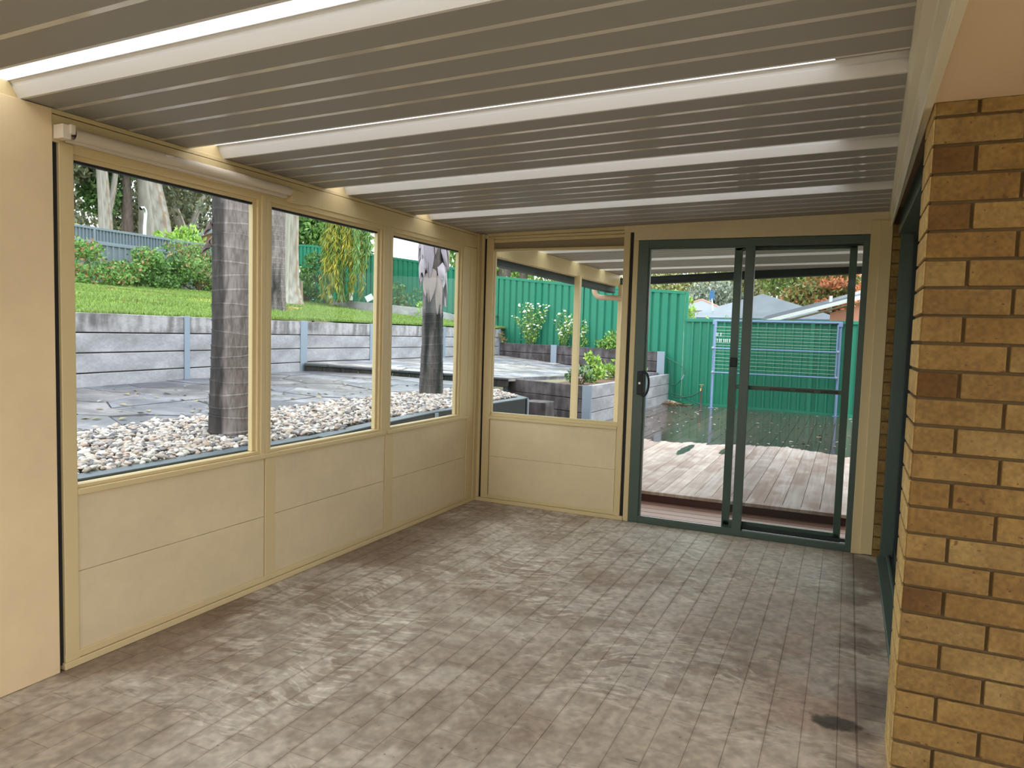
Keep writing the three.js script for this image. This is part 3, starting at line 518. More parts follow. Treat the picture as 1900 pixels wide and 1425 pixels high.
// gravel beds
const pebbleGeos = [0, 1, 2].map((s) => { const R = rng(90 + s), g = mergeVertices(clean(new THREE.IcosahedronGeometry(1, 1)).deleteAttribute('uv') && new THREE.IcosahedronGeometry(1, 1)), p = g.attributes.position; for (let i = 0; i < p.count; i++) { const v = V(p.getX(i), p.getY(i), p.getZ(i)), h = Math.sin(v.x * 3.1 + s) * Math.cos(v.y * 2.7 - s) + Math.sin(v.z * 3.7 + 2 * s); v.multiplyScalar(1 + 0.12 * h); p.setXYZ(i, v.x, v.y, v.z); } g.computeVertexNormals(); return g; });
const pebTones = [[0.5, 0.45, 0.4], [0.58, 0.54, 0.5], [0.4, 0.33, 0.28], [0.42, 0.3, 0.23], [0.2, 0.18, 0.18], [0.64, 0.6, 0.56], [0.3, 0.27, 0.27], [0.48, 0.38, 0.32], [0.12, 0.11, 0.12]];
function pebbles(name, label, count, at, size, seed, parent) {
  const R = rng(seed), per = Math.ceil(count / 3), m4 = new THREE.Matrix4(), q = new THREE.Quaternion(), e = new THREE.Euler(), col = new THREE.Color();
  const root = parent || thing(name, label, 'gravel');
  if (!parent) { root.userData.kind = 'stuff'; }
  pebbleGeos.forEach((g) => {
    const im = new THREE.InstancedMesh(g, M.pebble, per); im.name = 'pebbles'; im.userData.kind = 'stuff';
    for (let i = 0; i < per; i++) { const p = at(R), s = size * (0.55 + 0.9 * R() * R() + 0.2 * R()); e.set((R() - 0.5) * 0.9, R() * 6.28, (R() - 0.5) * 0.9); q.setFromEuler(e); m4.compose(p, q, V(s * (0.9 + 0.6 * R()), s * (0.45 + 0.25 * R()), s * (0.7 + 0.4 * R()))); im.setMatrixAt(i, m4); const t = pebTones[Math.floor(R() * pebTones.length)], k = 0.8 + 0.35 * R(); col.setRGB(Math.min(1, t[0] * k), Math.min(1, t[1] * k), Math.min(1, t[2] * k)); im.setColorAt(i, col); }
    im.castShadow = im.receiveShadow = true; root.add(im);
  });
  return root;
}
{
  // bed edge runs from (-0.85, 5.2) to (-0.9, -1.1), on to the corner (-0.845, -2.87) and back to (-1.75, -3.78)
  const gy = (x) => 0.6 + 0.012 * sstep(-1, -1.8, x);
  const bed = pebbles('gravel', 'bed of pale mixed river pebbles around the two palms, behind the dark steel edging', 15000, (R) => { for (;;) { const z = lerp(5.2, -4.3, R()), x = lerp(-0.82, -2.16, R()); if (z < 0.6 && x > -0.98) continue; if (z < -2.9 && x > -0.9 + (z + 2.9)) continue; if (z < -2.5 && x < -2.05) continue; return V(x, gy(x) + R() * 0.02 - 0.004, z); } }, 0.02, 61);
  mesh('gravel_base', box(-2.14, 0.3, -3.0, -0.98, 0.59, 5.3), M.pebbleBed, bed);
  const e = thing('garden_edging', 'dark steel edging with grey flat top along the gravel bed outside the side windows', 'garden edging', [-0.8, 0, 1]);
  const run = (a, b) => { mesh('edging_top', beam(a.clone().setY(0.593), b.clone().setY(0.593), 0.122, 0.014), M.steelTop, e); const d = b.clone().sub(a).normalize(), s = V(-d.z, 0, d.x).multiplyScalar(0.05); mesh('edging_side', beam(a.clone().add(s).setY(0.29), b.clone().add(s).setY(0.29), 0.012, 0.59), M.steelSide, e); };
  run(V(-0.78, 0, 5.3), V(-0.765, 0, 1.12)); run(V(-0.735, 0, 1.1), V(-0.85, 0, 0.2)); run(V(-0.85, 0, 0.19), V(-0.955, 0, -0.86)); run(V(-0.955, 0, -0.87), V(-0.87, 0, -2.86)); run(V(-0.85, 0, -2.88), V(-1.8, 0, -3.84));
  mesh('edging_bracket', bar(-0.91, 0.42, -0.89, -0.885, 0.585, -0.82), M.galv, e);
  mesh('edging_bracket', bar(-0.82, 0.0, -2.93, -0.8, 0.585, -2.9), M.galv, e);
  const b = thing('concrete_block', 'short grey concrete block step beside the corner of the steel edging', 'step', [-0.95, 0, -3.5]);
  mesh('block', bar(-1.12, -0.1, -3.75, -0.78, 0.5, -3.42, 0.012), M.concreteDark, b);
}
function sleeperWall(name, label, pts, levels, opts = {}) {  // pts: [x, z, topY] at the posts
  const base = V((pts[0][0] + pts[pts.length - 1][0]) / 2, 0.4, (pts[0][1] + pts[pts.length - 1][1]) / 2), w = thing(name, label, 'retaining wall', base.toArray());
  for (let i = 0; i + 1 < pts.length; i++) {
    const [x0, z0, y0] = pts[i], [x1, z1, y1] = pts[i + 1], d = V(x1 - x0, 0, z1 - z0).normalize().multiplyScalar(0.012);
    for (let k = 0; k < levels; k++) { const y = -0.1 - 0.2 * k; mesh('sleeper', beam(V(x0, y0 + y, z0).add(d), V(x1, y1 + y, z1).sub(d), 0.075, 0.194, 0.008), k === 0 ? M.concreteStain : opts.dark ? M.concreteDark : M.concrete, w); }
  }
  pts.forEach(([x, z, y], i) => { if (opts.skip && opts.skip.includes(i)) return; const a = pts[Math.max(0, i - 1)], c = pts[Math.min(pts.length - 1, i + 1)], d = V(c[0] - a[0], 0, c[1] - a[1]).normalize(), s = V(-d.z, 0, d.x).multiplyScalar((opts.side || 1) * 0.045), f = opts.wide === i ? 0.16 : 0.075;
    mesh('steel_post', beam(V(x, y - 0.2 * levels - 0.1, z).add(s), V(x, y + 0.004, z).add(s), f, 0.014).rotateY(0), M.galv, w); mesh('steel_post', box(x - 0.006 + s.x * 0.1, y - 0.2 * levels - 0.1, z - 0.006 + s.z * 0.1, x + 0.006 + s.x, y, z + 0.006 + s.z), M.galv, w); });
  return w;
}
function postBar(x, z, y0, y1, dir, f, t) { return bar(-f / 2, y0, -t / 2, f / 2, y1, t / 2, 0.003).rotateY(Math.atan2(-dir.z, dir.x)).translate(x, 0, z); }
function wallOf(name, label, pts, levels, o = {}) {
  const mid = pts[Math.floor(pts.length / 2)], w = thing(name, label, 'retaining wall', [mid[0], mid[2] - 0.2 * levels, mid[1]]);
  for (let i = 0; i + 1 < pts.length; i++) {
    const [x0, z0, y0] = pts[i], [x1, z1, y1] = pts[i + 1], d = V(x1 - x0, 0, z1 - z0).normalize().multiplyScalar(0.01);
    for (let k = 0; k < levels; k++) { const y = -0.1 - 0.2 * k; mesh('sleeper', beam(V(x0, y0 + y, z0).add(d), V(x1, y1 + y, z1).sub(d), 0.075, 0.19, 0.009), k === 0 ? (o.dark ? M.concreteDark : M.concreteStain) : o.dark ? M.concreteDark : M.concrete, w); }
  }
  for (let i = 0; i + 1 < pts.length; i++) { const [x0, z0, y0] = pts[i], [x1, z1, y1] = pts[i + 1], d = V(x1 - x0, 0, z1 - z0).normalize(), n = V(-d.z, 0, d.x).multiplyScalar(-0.035 * (o.side || 1)); mesh('gap_backing', beam(V(x0, y0 - 0.1 * levels - 0.02, z0).add(n), V(x1, y1 - 0.1 * levels - 0.02, z1).add(n), 0.03, 0.2 * levels - 0.04), M.soil, w); }  // added dark backing board, stands in for shade in the gaps between sleepers
  pts.forEach(([x, z, y], i) => { if (o.skip?.includes(i)) return; const a = pts[Math.max(0, i - 1)], c = pts[Math.min(pts.length - 1, i + 1)], d = V(c[0] - a[0], 0, c[1] - a[1]).normalize(), s = V(-d.z, 0, d.x).multiplyScalar((o.side || 1) * 0.045), f = (o.wide || {})[i] || 0.085;
    mesh('steel_post', [postBar(x + s.x, z + s.z, y - 0.2 * levels - 0.06, y + 0.005, d, f, 0.012), postBar(x, z, y - 0.2 * levels - 0.06, y, d, 0.012, 0.1)], M.galv, w); });
  return w;
}
wallOf('retaining_wall', 'long grey concrete sleeper wall below the lawn outside the side windows, four sleepers high', [[-3.55, 4.6, 1.475], [-3.83, 2.1, 1.475], [-4.25, -0.75, 1.475], [-4.55, -3.08, 1.475]], 4, { side: 1, wide: { 3: 0.17 } });
wallOf('retaining_wall', 'grey concrete sleeper wall along the upper terrace, continuing past the wide steel corner post', [[-4.6, -3.12, 1.475], [-4.55, -4.75, 1.475], [-4.58, -7.2, 1.475], [-4.62, -9.8, 1.475]], 4, { side: 1, skip: [0] });
wallOf('retaining_wall', 'low two-sleeper concrete wall in front of the roses and the green fence', [[-5.3, -10.02, 1.175], [-3.08, -9.5, 1.155], [-0.6, -9.02, 1.11]], 2, { side: 1, dark: true, wide: { 1: 0.15, 2: 0.16 } });
{
  const p = thing('planter', 'grey concrete sleeper planter of pebbles and seedlings beside the deck', 'planter', [-1, 0.05, -7]);
  const c = V(-0.62, 0, -4.6), a = V(-2.2, 0, -5.25), b = V(-0.5, 0, -9.35), wall = (s, e, mat, lv) => { const d = e.clone().sub(s).normalize().multiplyScalar(0.02); for (let k = 0; k < lv; k++) mesh('sleeper', beam(s.clone().add(d).setY(0.57 - 0.2 * k), e.clone().sub(d).setY(0.57 - 0.2 * k), 0.075, 0.193, 0.009), mat, p); };
  wall(a, c, M.concreteDark, 4); const m = c.clone().lerp(b, 0.62); wall(c, m, M.concrete, 4); wall(m, b, M.concrete, 4);
  mesh('steel_post', [bar(-0.68, -0.15, -4.57, -0.55, 0.675, -4.556), bar(-0.585, -0.15, -4.68, -0.571, 0.675, -4.56)], M.galv, p);
  mesh('steel_post', bar(m.x + 0.03, -0.15, m.z - 0.045, m.x + 0.048, 0.675, m.z + 0.045), M.galv, p);
  mesh('steel_post', bar(b.x + 0.0, -0.15, b.z - 0.03, b.x + 0.05, 0.675, b.z + 0.06), M.galv, p);
  mesh('steel_post', bar(a.x - 0.05, 0.1, a.z + 0.03, a.x + 0.06, 0.67, a.z + 0.055), M.galv, p);
  mesh('soil', [box(-1.45, 0.3, -9.3, -0.6, 0.622, -5.1), box(-1.0, 0.3, -5.1, -0.62, 0.622, -4.82)], M.soil, p);
  pebbles('', '', 9500, (R) => { for (;;) { const z = lerp(-4.68, -9.2, R()), x = lerp(-0.62, -1.55 + 0.25 * Math.sin(z * 2), R()); if (z > -5.3 && x < -0.62 - 2.4 * (-4.62 - z)) continue; return V(x, 0.648 + R() * 0.025, z); } }, 0.025, 67, p);
}

// ------------------------------------------------------------ deck
{
  const d = struct('floor_deck', 'timber deck, pale and dry under the roof, dark and wet beyond it');
  const R = rng(23);
  const uvXZ = (g) => { g = g.index ? g.toNonIndexed() : g; const p = g.attributes.position, u = new Float32Array(p.count * 2); for (let i = 0; i < p.count; i++) { u[i * 2] = p.getX(i); u[i * 2 + 1] = p.getZ(i); } g.setAttribute('uv', new THREE.BufferAttribute(u, 2)); return g; };
  for (let i = 0; i < 38; i++) { const x = -0.8 + i * 0.137, zf = x < -0.42 ? -9.0 : -8.97, h = (R() - 0.5) * 0.003, z0 = -0.75; mesh('deck_board', uvXZ(bar(x + 0.0015, 0.072 + h, zf + 0.12 * Math.max(0, x - 0.2) * 0, x + 0.1355, 0.1 + h, z0, 0.003)), M.deck, d, { keepUV: true }); }
  mesh('nosing_board', uvXZ(bar(-0.8, 0.075, -0.745, 4.4, 0.103, -0.665, 0.004)), M.deck, d, { keepUV: true });
  mesh('step_riser', bar(-0.8, 0.0, -0.71, 4.4, 0.076, -0.69), M.merbau, d);
  for (let i = 0; i < 5; i++) mesh('landing_board', bar(1.2, -0.02, -0.688 + i * 0.124, 3.05, 0.012, -0.688 + i * 0.124 + 0.113, 0.003), i ? M.merbauPale : M.merbauMid, d);
  mesh('deck_base', [box(-0.8, -0.13, -9.05, 4.4, -0.05, -0.63), box(1.1, -0.13, -0.7, 3.1, -0.03, -0.08)], M.dark, d);
}

// ------------------------------------------------------------ lawn
const bareAt = (x, z) => { const n = 0.7 * (fbm(x * 2.2 + 20, z * 2.2 + 20, 64, 3, 119) - 0.5), e = (a, b, c, d) => 1 - Math.hypot((x - a) / c, (z - b) / d); return 0.45 + 0.5 * Math.max(e(-8.1, -4.9, 1.1, 1.1), e(-7.6, -5.8, 0.55, 1.1), e(-6.4, -4.1, 0.5, 0.8), 0.2 * e(-8.6, -4, 2, 2)) + n; };
const lawnY = (x, z) => 1.468 + 0.09 * (Math.max(0, -4.3 - x)) + 0.02 * sstep(-4.7, -6, x) * Math.sin(x * 1.3 + z);
{
  const l = struct('lawn', 'sloping lawn above the retaining wall');
  const pos = [], n = 40, P = (i, j) => { const z = lerp(8, -13.2, j / n), x = lerp(wallAX(Math.max(z, -3.05)) - 0.04, -14.2, i / n); return [x, lawnY(x, z), z]; };
  for (let i = 0; i < n; i++) for (let j = 0; j < n; j++) pos.push(...P(i, j), ...P(i, j + 1), ...P(i + 1, j + 1), ...P(i, j), ...P(i + 1, j + 1), ...P(i + 1, j));
  const g = new THREE.BufferGeometry(); g.setAttribute('position', new THREE.Float32BufferAttribute(pos, 3)); g.computeVertexNormals(); mesh('turf', g, M.lawn, l);
  mesh('bank', box(-34, -0.1, -22, -14.1, 2.1, 12), M.earth, l);
  const R = rng(71), blade = new THREE.BufferGeometry(); blade.setAttribute('position', new THREE.Float32BufferAttribute([-0.012, 0, 0, 0.012, 0, 0, 0.004, 0.05, 0.012, 0, 0, -0.01, 0, 0, 0.012, 0.014, 0.045, 0.0, -0.008, 0, 0.008, 0.008, 0, -0.006, -0.016, 0.04, -0.006], 3)); blade.computeVertexNormals();
  const N = 60000, im = new THREE.InstancedMesh(blade, M.leaf, N), m4 = new THREE.Matrix4(), q = new THREE.Quaternion(), c = new THREE.Color();
  for (let i = 0; i < N; i++) { const z = lerp(3, -11, R()), x = lerp(wallAX(Math.max(z, -3.04)) - (z < -3.04 ? 0.46 : 0.04) + (z < -3.04 ? 0.4 : 0), -12.6, Math.pow(R(), 1.35)), s = 0.5 + R() * 0.8, bare = bareAt(x, z); q.setFromAxisAngle(V(0, 1, 0), R() * 6.28); m4.compose(V(x, lawnY(x, z) - 0.004, z), q, V(s, bare > 0.52 ? s * 0.3 : s, s)); im.setMatrixAt(i, m4); const k = 0.75 + 0.5 * R(); if (bare > 0.52) c.setRGB(0.32 * k, 0.27 * k, 0.12 * k); else c.setRGB(0.24 * k, 0.345 * k, 0.085 * k); im.setColorAt(i, c); }
  im.name = 'grass'; im.userData = { kind: 'stuff', label: 'bright green mown grass on the sloping lawn', category: 'grass' }; scene.add(im);
  const gb = struct('garden_bed', 'soil strip between the low sleeper wall and the green fence');
  const strip = (a, b, y) => { const d = b.clone().sub(a).normalize(), n = V(d.z, 0, -d.x); if (n.z > 0) n.negate(); return beam(a.clone().addScaledVector(n, 0.34).setY(y - 0.25), b.clone().addScaledVector(n, 0.34).setY(y - 0.25), 0.6, 0.5, 0.01); };
  mesh('soil', [strip(V(-5.3, 0, -10.02), V(-3.08, 0, -9.5), 1.1), strip(V(-3.08, 0, -9.5), V(-0.62, 0, -9.02), 1.06)], M.soil, gb);
}
{
  const w = thing('garden_edging', 'low single-sleeper edging at the top of the lawn below the green fence', 'garden edging', [-8, 1.8, -9.9]);
  const pts = [[-10.3, -10.5, 2.16], [-8.1, -9.9, 2.03], [-6.4, -9.75, 1.9], [-5.5, -9.75, 1.72]];
  for (let i = 0; i + 1 < pts.length; i++) { const a = pts[i], b = pts[i + 1]; mesh('sleeper', beam(V(a[0], a[2] - 0.1, a[1]), V(b[0] - 0.02, b[2] - 0.1, b[1]), 0.08, 0.22), M.concrete, w); }
  mesh('steel_post', bar(-8.15, 1.55, -9.87, -8.02, 2.05, -9.82), M.galv, w); mesh('steel_post', bar(-5.62, 1.4, -9.72, -5.45, 1.78, -9.68), M.galv, w);
}

// ------------------------------------------------------------ fences
function fencePanel(parent, a, b, ya0, yb0, ya1, yb1, mat, o = {}) {  // ribbed sheet between two posts; top and bottom may slope
  const d = b.clone().sub(a).setY(0), L = d.length(), u = d.clone().normalize(), s = V(-u.z, 0, u.x), pitch = o.pitch || 0.19, n = Math.max(1, Math.round(L / pitch)), prof = [];
  for (let i = 0; i < n; i++) { const t = i / n, w = 1 / n; prof.push([t, 0], [t + w * 0.62, 0], [t + w * 0.72, 0.04], [t + w * 0.9, 0.04]); } prof.push([1, 0]);
  const pos = [], P = (k, top) => { const [t, q] = prof[k], p = a.clone().addScaledVector(u, t * L).addScaledVector(s, q - 0.02); p.y = top ? lerp(ya1, yb1, t) : lerp(ya0, yb0, t); return p.toArray(); };
  for (let k = 0; k + 1 < prof.length; k++) pos.push(...P(k, 0), ...P(k + 1, 0), ...P(k + 1, 1), ...P(k, 0), ...P(k + 1, 1), ...P(k, 1));
  const g = new THREE.BufferGeometry(); g.setAttribute('position', new THREE.Float32BufferAttribute(pos, 3)); g.computeVertexNormals(); mesh('fence_sheet', g, mat, parent);
  mesh('top_rail', beam(a.clone().setY(ya1 + 0.01), b.clone().setY(yb1 + 0.01), 0.055, 0.06), mat, parent);
  mesh('bottom_rail', beam(a.clone().setY(ya0 + 0.03), b.clone().setY(yb0 + 0.03), 0.05, 0.05), mat, parent);
  mesh('fence_post', bar(b.x - 0.03, Math.min(ya0, yb0) - 0.3, b.z - 0.03, b.x + 0.03, yb1 + 0.03, b.z + 0.03), mat, parent);
}
{
  const f = thing('fence', 'tall green corrugated steel fence rising in steps behind the roses and lawn', 'fence', [-7, 1.1, -10.6]);
  const fz = (x) => -9.1 + 0.25 * (x + 0.2), top = [[-0.2, 2.27], [-2.85, 2.47], [-5, 2.7], [-6.05, 2.96], [-8.44, 3.28], [-11.75, 3.78], [-14.4, 4.02]], topAt = (x) => { for (let i = 0; i + 1 < top.length; i++) if (x <= top[i][0] && x >= top[i + 1][0]) return lerp(top[i][1], top[i + 1][1], (top[i][0] - x) / (top[i][0] - top[i + 1][0])); return 4.0; };
  let x = -0.2; for (let i = 0; i < 6; i++) { const x2 = x - 2.35; fencePanel(f, V(x, 0, fz(x)), V(x2, 0, fz(x2)), i ? lerp(0.4, 1.9, i / 6) : 0.1, lerp(0.4, 1.9, (i + 1) / 6), topAt(x), topAt(x2), M.greenFence); x = x2; }
  mesh('fence_post', bar(-0.2, 0, -9.13, -0.14, 2.3, -9.07), M.greenFence, f);
  const lo = thing('fence', 'lower green corrugated steel fence behind the clothes line at the end of the deck', 'fence', [1.5, 0.1, -9]);
  for (let i = 0; i < 3; i++) { const a = -0.14 + i * 2.3, b = a + 2.3, z = (q) => -9.02 + 0.13 * Math.max(0, q); fencePanel(lo, V(a, 0, z(a)), V(b, 0, z(b)), 0.085, 0.085, 1.735, 1.735, M.greenFence, { pitch: 0.15 }); }
  const g = thing('fence', 'grey corrugated boundary fence with a taller top band behind the hedge', 'fence', [-14, 2.1, -4]);
  for (let i = 0; i < 8; i++) { const z = 5 - i * 2.3, z2 = z - 2.3; fencePanel(g, V(-13.95, 0, z), V(-13.95, 0, z2), 2.1, 2.1, 3.26, 3.26, M.greyFence, { pitch: 0.16 }); fencePanel(g, V(-14.0, 0, z), V(-14.0, 0, z2), 3.28, 3.28, 3.62, 3.62, M.greyFence, { pitch: 0.09 }); }
}

// ------------------------------------------------------------ plants
const leafGeo = (() => { const g = new THREE.BufferGeometry(); g.setAttribute('position', new THREE.Float32BufferAttribute([0, 0, 0, 0.28, 0.45, 0.05, 0, 1, -0.08, 0, 0, 0, 0, 1, -0.08, -0.28, 0.45, 0.05], 3)); g.computeVertexNormals(); return g; })();
const longLeaf = (() => { const g = new THREE.BufferGeometry(); g.setAttribute('position', new THREE.Float32BufferAttribute([0, 0, 0, 0.12, 0.45, 0.04, 0, 1, -0.12, 0, 0, 0, 0, 1, -0.12, -0.12, 0.45, 0.04], 3)); g.computeVertexNormals(); return g; })();
const thinLeaf = (() => { const g = new THREE.BufferGeometry(); g.setAttribute('position', new THREE.Float32BufferAttribute([0, 0, 0, 0.06, 0.45, 0.03, 0, 1, -0.14, 0, 0, 0, 0, 1, -0.14, -0.06, 0.45, 0.03], 3)); g.computeVertexNormals(); return g; })();
function leaves(parent, n, place, size, tones, seed, o = {}) { // scattered leaves; place(R) -> point
  const R = rng(seed), im = new THREE.InstancedMesh(o.geo || leafGeo, M.leaf, n), m4 = new THREE.Matrix4(), q = new THREE.Quaternion(), e = new THREE.Euler(), c = new THREE.Color(), wp = WP.get(parent) || V();
  for (let i = 0; i < n; i++) {
    const p = place(R), s = size * (0.6 + 0.8 * R()); if (o.droop) e.set(Math.PI + (R() - 0.5) * 1.3, R() * 6.28, (R() - 0.5) * 1.3); else e.set((R() - 0.5) * 2.6, R() * 6.28, (R() - 0.5) * 2.6);
    q.setFromEuler(e); m4.compose(p.clone().sub(wp), q, V(s, s, s)); im.setMatrixAt(i, m4);
    const t = tones[Math.floor(R() * tones.length)], k = 0.75 + 0.5 * R(); c.setRGB(t[0] * k, t[1] * k, t[2] * k); im.setColorAt(i, c);
  }
  im.name = o.name || 'foliage'; im.userData.kind = 'stuff'; im.castShadow = im.receiveShadow = true; parent.add(im); return im;
}
const inBall = (R) => { for (;;) { const v = V(R() * 2 - 1, R() * 2 - 1, R() * 2 - 1); if (v.lengthSq() < 1) return v; } };
const clumps = (list) => (R) => { const c = list[Math.floor(R() * list.length)], v = inBall(R); v.multiplyScalar(0.35 + 0.65 * Math.pow(R(), 0.3) / Math.max(0.3, v.length()) * v.length()); return V(c[0] + v.x * c[3], c[1] + v.y * (c[4] || c[3]), c[2] + v.z * (c[5] || c[3])); };
function shrub(label, x, y, z, w, h, dp, n, size, tones, seed, o = {}) {
  const t = thing(o.name || 'shrub', label, o.cat || 'shrub', [x, y, z]), R = rng(seed + 500), cl = [];
  for (let i = 0; i < 12; i++) cl.push([x + (R() - 0.5) * w * 0.85, y + h * (i < 3 ? 0.18 : 0.25 + 0.6 * R()), z + (R() - 0.5) * dp * 0.75, w * 0.26, h * 0.24, dp * 0.26]);
  const st = []; for (let i = 0; i < 6; i++) { const c = cl[i]; st.push(tube([V(x + (R() - 0.5) * 0.1, y - 0.03, z + (R() - 0.5) * 0.1), V(lerp(x, c[0], 0.4), lerp(y, c[1], 0.55), lerp(z, c[2], 0.4)), V(c[0], c[1] + 0.1 * h, c[2])], 0.008 + 0.012 * h * 0.5, 6, 5)); }
  mesh('stem', st, M.stem, t); leaves(t, n, clumps(cl), size, tones, seed, o);
  if (o.flowers) leaves(t, o.flowers, clumps(cl.map((c) => [c[0], c[1] + 0.05, c[2], c[3] * 1.15, c[4] * 1.15, c[5] * 1.15])), o.fsize || 0.05, o.ftones || [[0.9, 0.88, 0.85]], seed + 9, { name: 'flowers' });
  return t;
}
function trunkGeo(pts, radii, ns = 14, seg = 24, bump = 0) { // tapered trunk; uv: u round, v along
  const c = new THREE.CatmullRomCurve3(pts), g = new THREE.BufferGeometry(), pos = [], uv = [], idx = [];
  for (let j = 0; j <= seg; j++) { const t = j / seg, p = c.getPoint(t), k = t * (radii.length - 1), i0 = Math.min(radii.length - 2, Math.floor(k)), r = lerp(radii[i0], radii[i0 + 1], k - i0); for (let i = 0; i <= ns; i++) { const a = i / ns * Math.PI * 2, rr = r * (1 + bump * (Math.sin(a * 3 + t * 7) * 0.5 + Math.sin(a * 5 - t * 11) * 0.4)); pos.push(p.x + Math.cos(a) * rr, p.y, p.z + Math.sin(a) * rr); uv.push(i / ns * 2, t * c.getLength() / 1.0); } }
  for (let j = 0; j < seg; j++) for (let i = 0; i < ns; i++) { const a = j * (ns + 1) + i, b = a + ns + 1; idx.push(a, b, a + 1, b, b + 1, a + 1); }
  g.setAttribute('position', new THREE.Float32BufferAttribute(pos, 3)); g.setAttribute('uv', new THREE.Float32BufferAttribute(uv, 2)); g.setIndex(idx); g.computeVertexNormals(); return g;
}
const mergeKeep = (a) => mergeGeometries(a.map((g) => clean(g.index ? g.toNonIndexed() : g)));
function tree(label, base, trunks, cl, n, size, tones, seed, o = {}) {
  const t = thing(o.name || 'tree', label, 'tree', base);
  mesh('trunk', mergeKeep(trunks), o.bark || M.greyBark, t, { keepUV: true });
  leaves(t, n, clumps(cl), size, tones, seed, o); return t;
}
// palms: ringed trunks built of stacked leaf-scar bands
function palm(label, x, y, z, rad, h, seed, shag) {
  const t = thing('palm_tree', label, 'palm tree', [x, y, z]), R = rng(seed), ns = 40, pos = [], uv = [], col = [], idx = [];
  let yy = -0.06, j = 0; const rings = [];
  while (yy < h) { const band = 0.075 + R() * 0.035, tilt = R() * 6.28, am = 0.008 + R() * 0.012; rings.push([yy, 1.0, tilt, am, 0], [yy + band * 0.86, 1.012, tilt, am, 0], [yy + band * 0.93, 1.045, tilt, am, 1], [yy + band, 1.0, tilt, am, 0]); yy += band; }
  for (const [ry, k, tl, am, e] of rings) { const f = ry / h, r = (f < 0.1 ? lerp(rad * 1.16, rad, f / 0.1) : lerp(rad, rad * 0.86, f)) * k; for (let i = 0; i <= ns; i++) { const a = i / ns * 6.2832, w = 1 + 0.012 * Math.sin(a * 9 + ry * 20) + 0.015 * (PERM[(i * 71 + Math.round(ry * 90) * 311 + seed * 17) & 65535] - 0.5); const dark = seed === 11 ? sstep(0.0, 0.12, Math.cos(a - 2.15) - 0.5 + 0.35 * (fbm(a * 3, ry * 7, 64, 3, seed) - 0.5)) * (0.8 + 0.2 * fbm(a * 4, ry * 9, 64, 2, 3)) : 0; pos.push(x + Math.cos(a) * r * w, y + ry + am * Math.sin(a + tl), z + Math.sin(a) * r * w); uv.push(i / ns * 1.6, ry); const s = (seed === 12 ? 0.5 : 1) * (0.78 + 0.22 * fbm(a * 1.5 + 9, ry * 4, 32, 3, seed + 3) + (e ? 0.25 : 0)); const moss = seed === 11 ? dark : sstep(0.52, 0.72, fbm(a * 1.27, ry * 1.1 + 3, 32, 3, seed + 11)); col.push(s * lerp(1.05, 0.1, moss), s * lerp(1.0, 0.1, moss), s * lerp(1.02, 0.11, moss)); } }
  for (let q = 0; q + 1 < rings.length; q++) for (let i = 0; i < ns; i++) { const a = q * (ns + 1) + i, b = a + ns + 1; idx.push(a, b, a + 1, b, b + 1, a + 1); }
  const g = new THREE.BufferGeometry(); g.setAttribute('position', new THREE.Float32BufferAttribute(pos, 3)); g.setAttribute('uv', new THREE.Float32BufferAttribute(uv, 2)); g.setAttribute('color', new THREE.Float32BufferAttribute(col, 3)); g.setIndex(idx); g.computeVertexNormals();
  mesh('trunk', g, M.palmBark, t, { keepUV: true });
  // crown, high above the window heads
  const fr = []; for (let i = 0; i < 12; i++) { const a = i / 12 * 6.28 + R(), L = 1.6 + R() * 0.5, top = V(x, y + h + 0.1, z), p = [top, top.clone().add(V(Math.cos(a) * L * 0.4, 0.55, Math.sin(a) * L * 0.4)), top.clone().add(V(Math.cos(a) * L * 0.8, 0.4, Math.sin(a) * L * 0.8)), top.clone().add(V(Math.cos(a) * L, -0.3, Math.sin(a) * L))]; fr.push(p); }
  mesh('frond_stem', fr.map((p) => tube(p, 0.014, 12, 5)), M.stem, t);
  const curves = fr.map((p) => new THREE.CatmullRomCurve3(p)); leaves(t, 900, (Q) => { const c = curves[Math.floor(Q() * 12)], p = c.getPoint(0.15 + 0.85 * Q()); return p.add(V((Q() - 0.5) * 0.1, -0.02, (Q() - 0.5) * 0.1)); }, 0.4, [[0.1, 0.2, 0.04], [0.16, 0.26, 0.05]], seed + 5, { geo: longLeaf, droop: true });
  if (shag) for (const [ay, aa, w, hh, out, tone] of shag) {   // peeling leaf bases: curved plates standing off the trunk
    const u = 9, v = 9, p = [], ix = []; for (let b = 0; b <= v; b++) for (let a = 0; a <= u; a++) { const s = (a / u - 0.5), q = b / v, wid = w * (1 - 0.75 * Math.pow(q, 2.2)), an = aa + s * wid, rr = rad * 0.97 + out * (0.25 + 0.75 * Math.sin(q * 2.4)) * (1 - s * s * 2) + 0.012 * (fbm(s * 6 + aa * 3, q * 4 + ay * 7, 64, 3, 7) - 0.5) + 0.03 * q * Math.sin(s * 7 + aa * 3); p.push(x + Math.cos(an) * rr, y + ay - q * hh * (1 + 0.25 * Math.sin(s * 11 + aa * 5)) + 0.03 * Math.cos(s * 6 + aa), z + Math.sin(an) * rr); } for (let b = 0; b < v; b++) for (let a = 0; a < u; a++) { const k = b * (u + 1) + a; ix.push(k, k + u + 1, k + 1, k + 1, k + u + 1, k + u + 2); }
    const q = new THREE.BufferGeometry(); q.setAttribute('position', new THREE.Float32BufferAttribute(p, 3)); q.setIndex(ix); q.computeVertexNormals(); mesh('leaf_base', q, tone, t);
  }
  return t;
}
const shag4 = S({ color: C('#8c848e'), roughness: 0.85, side: THREE.DoubleSide, bumpMap: rep(tStreak, 0.25), bumpScale: 0.004 });
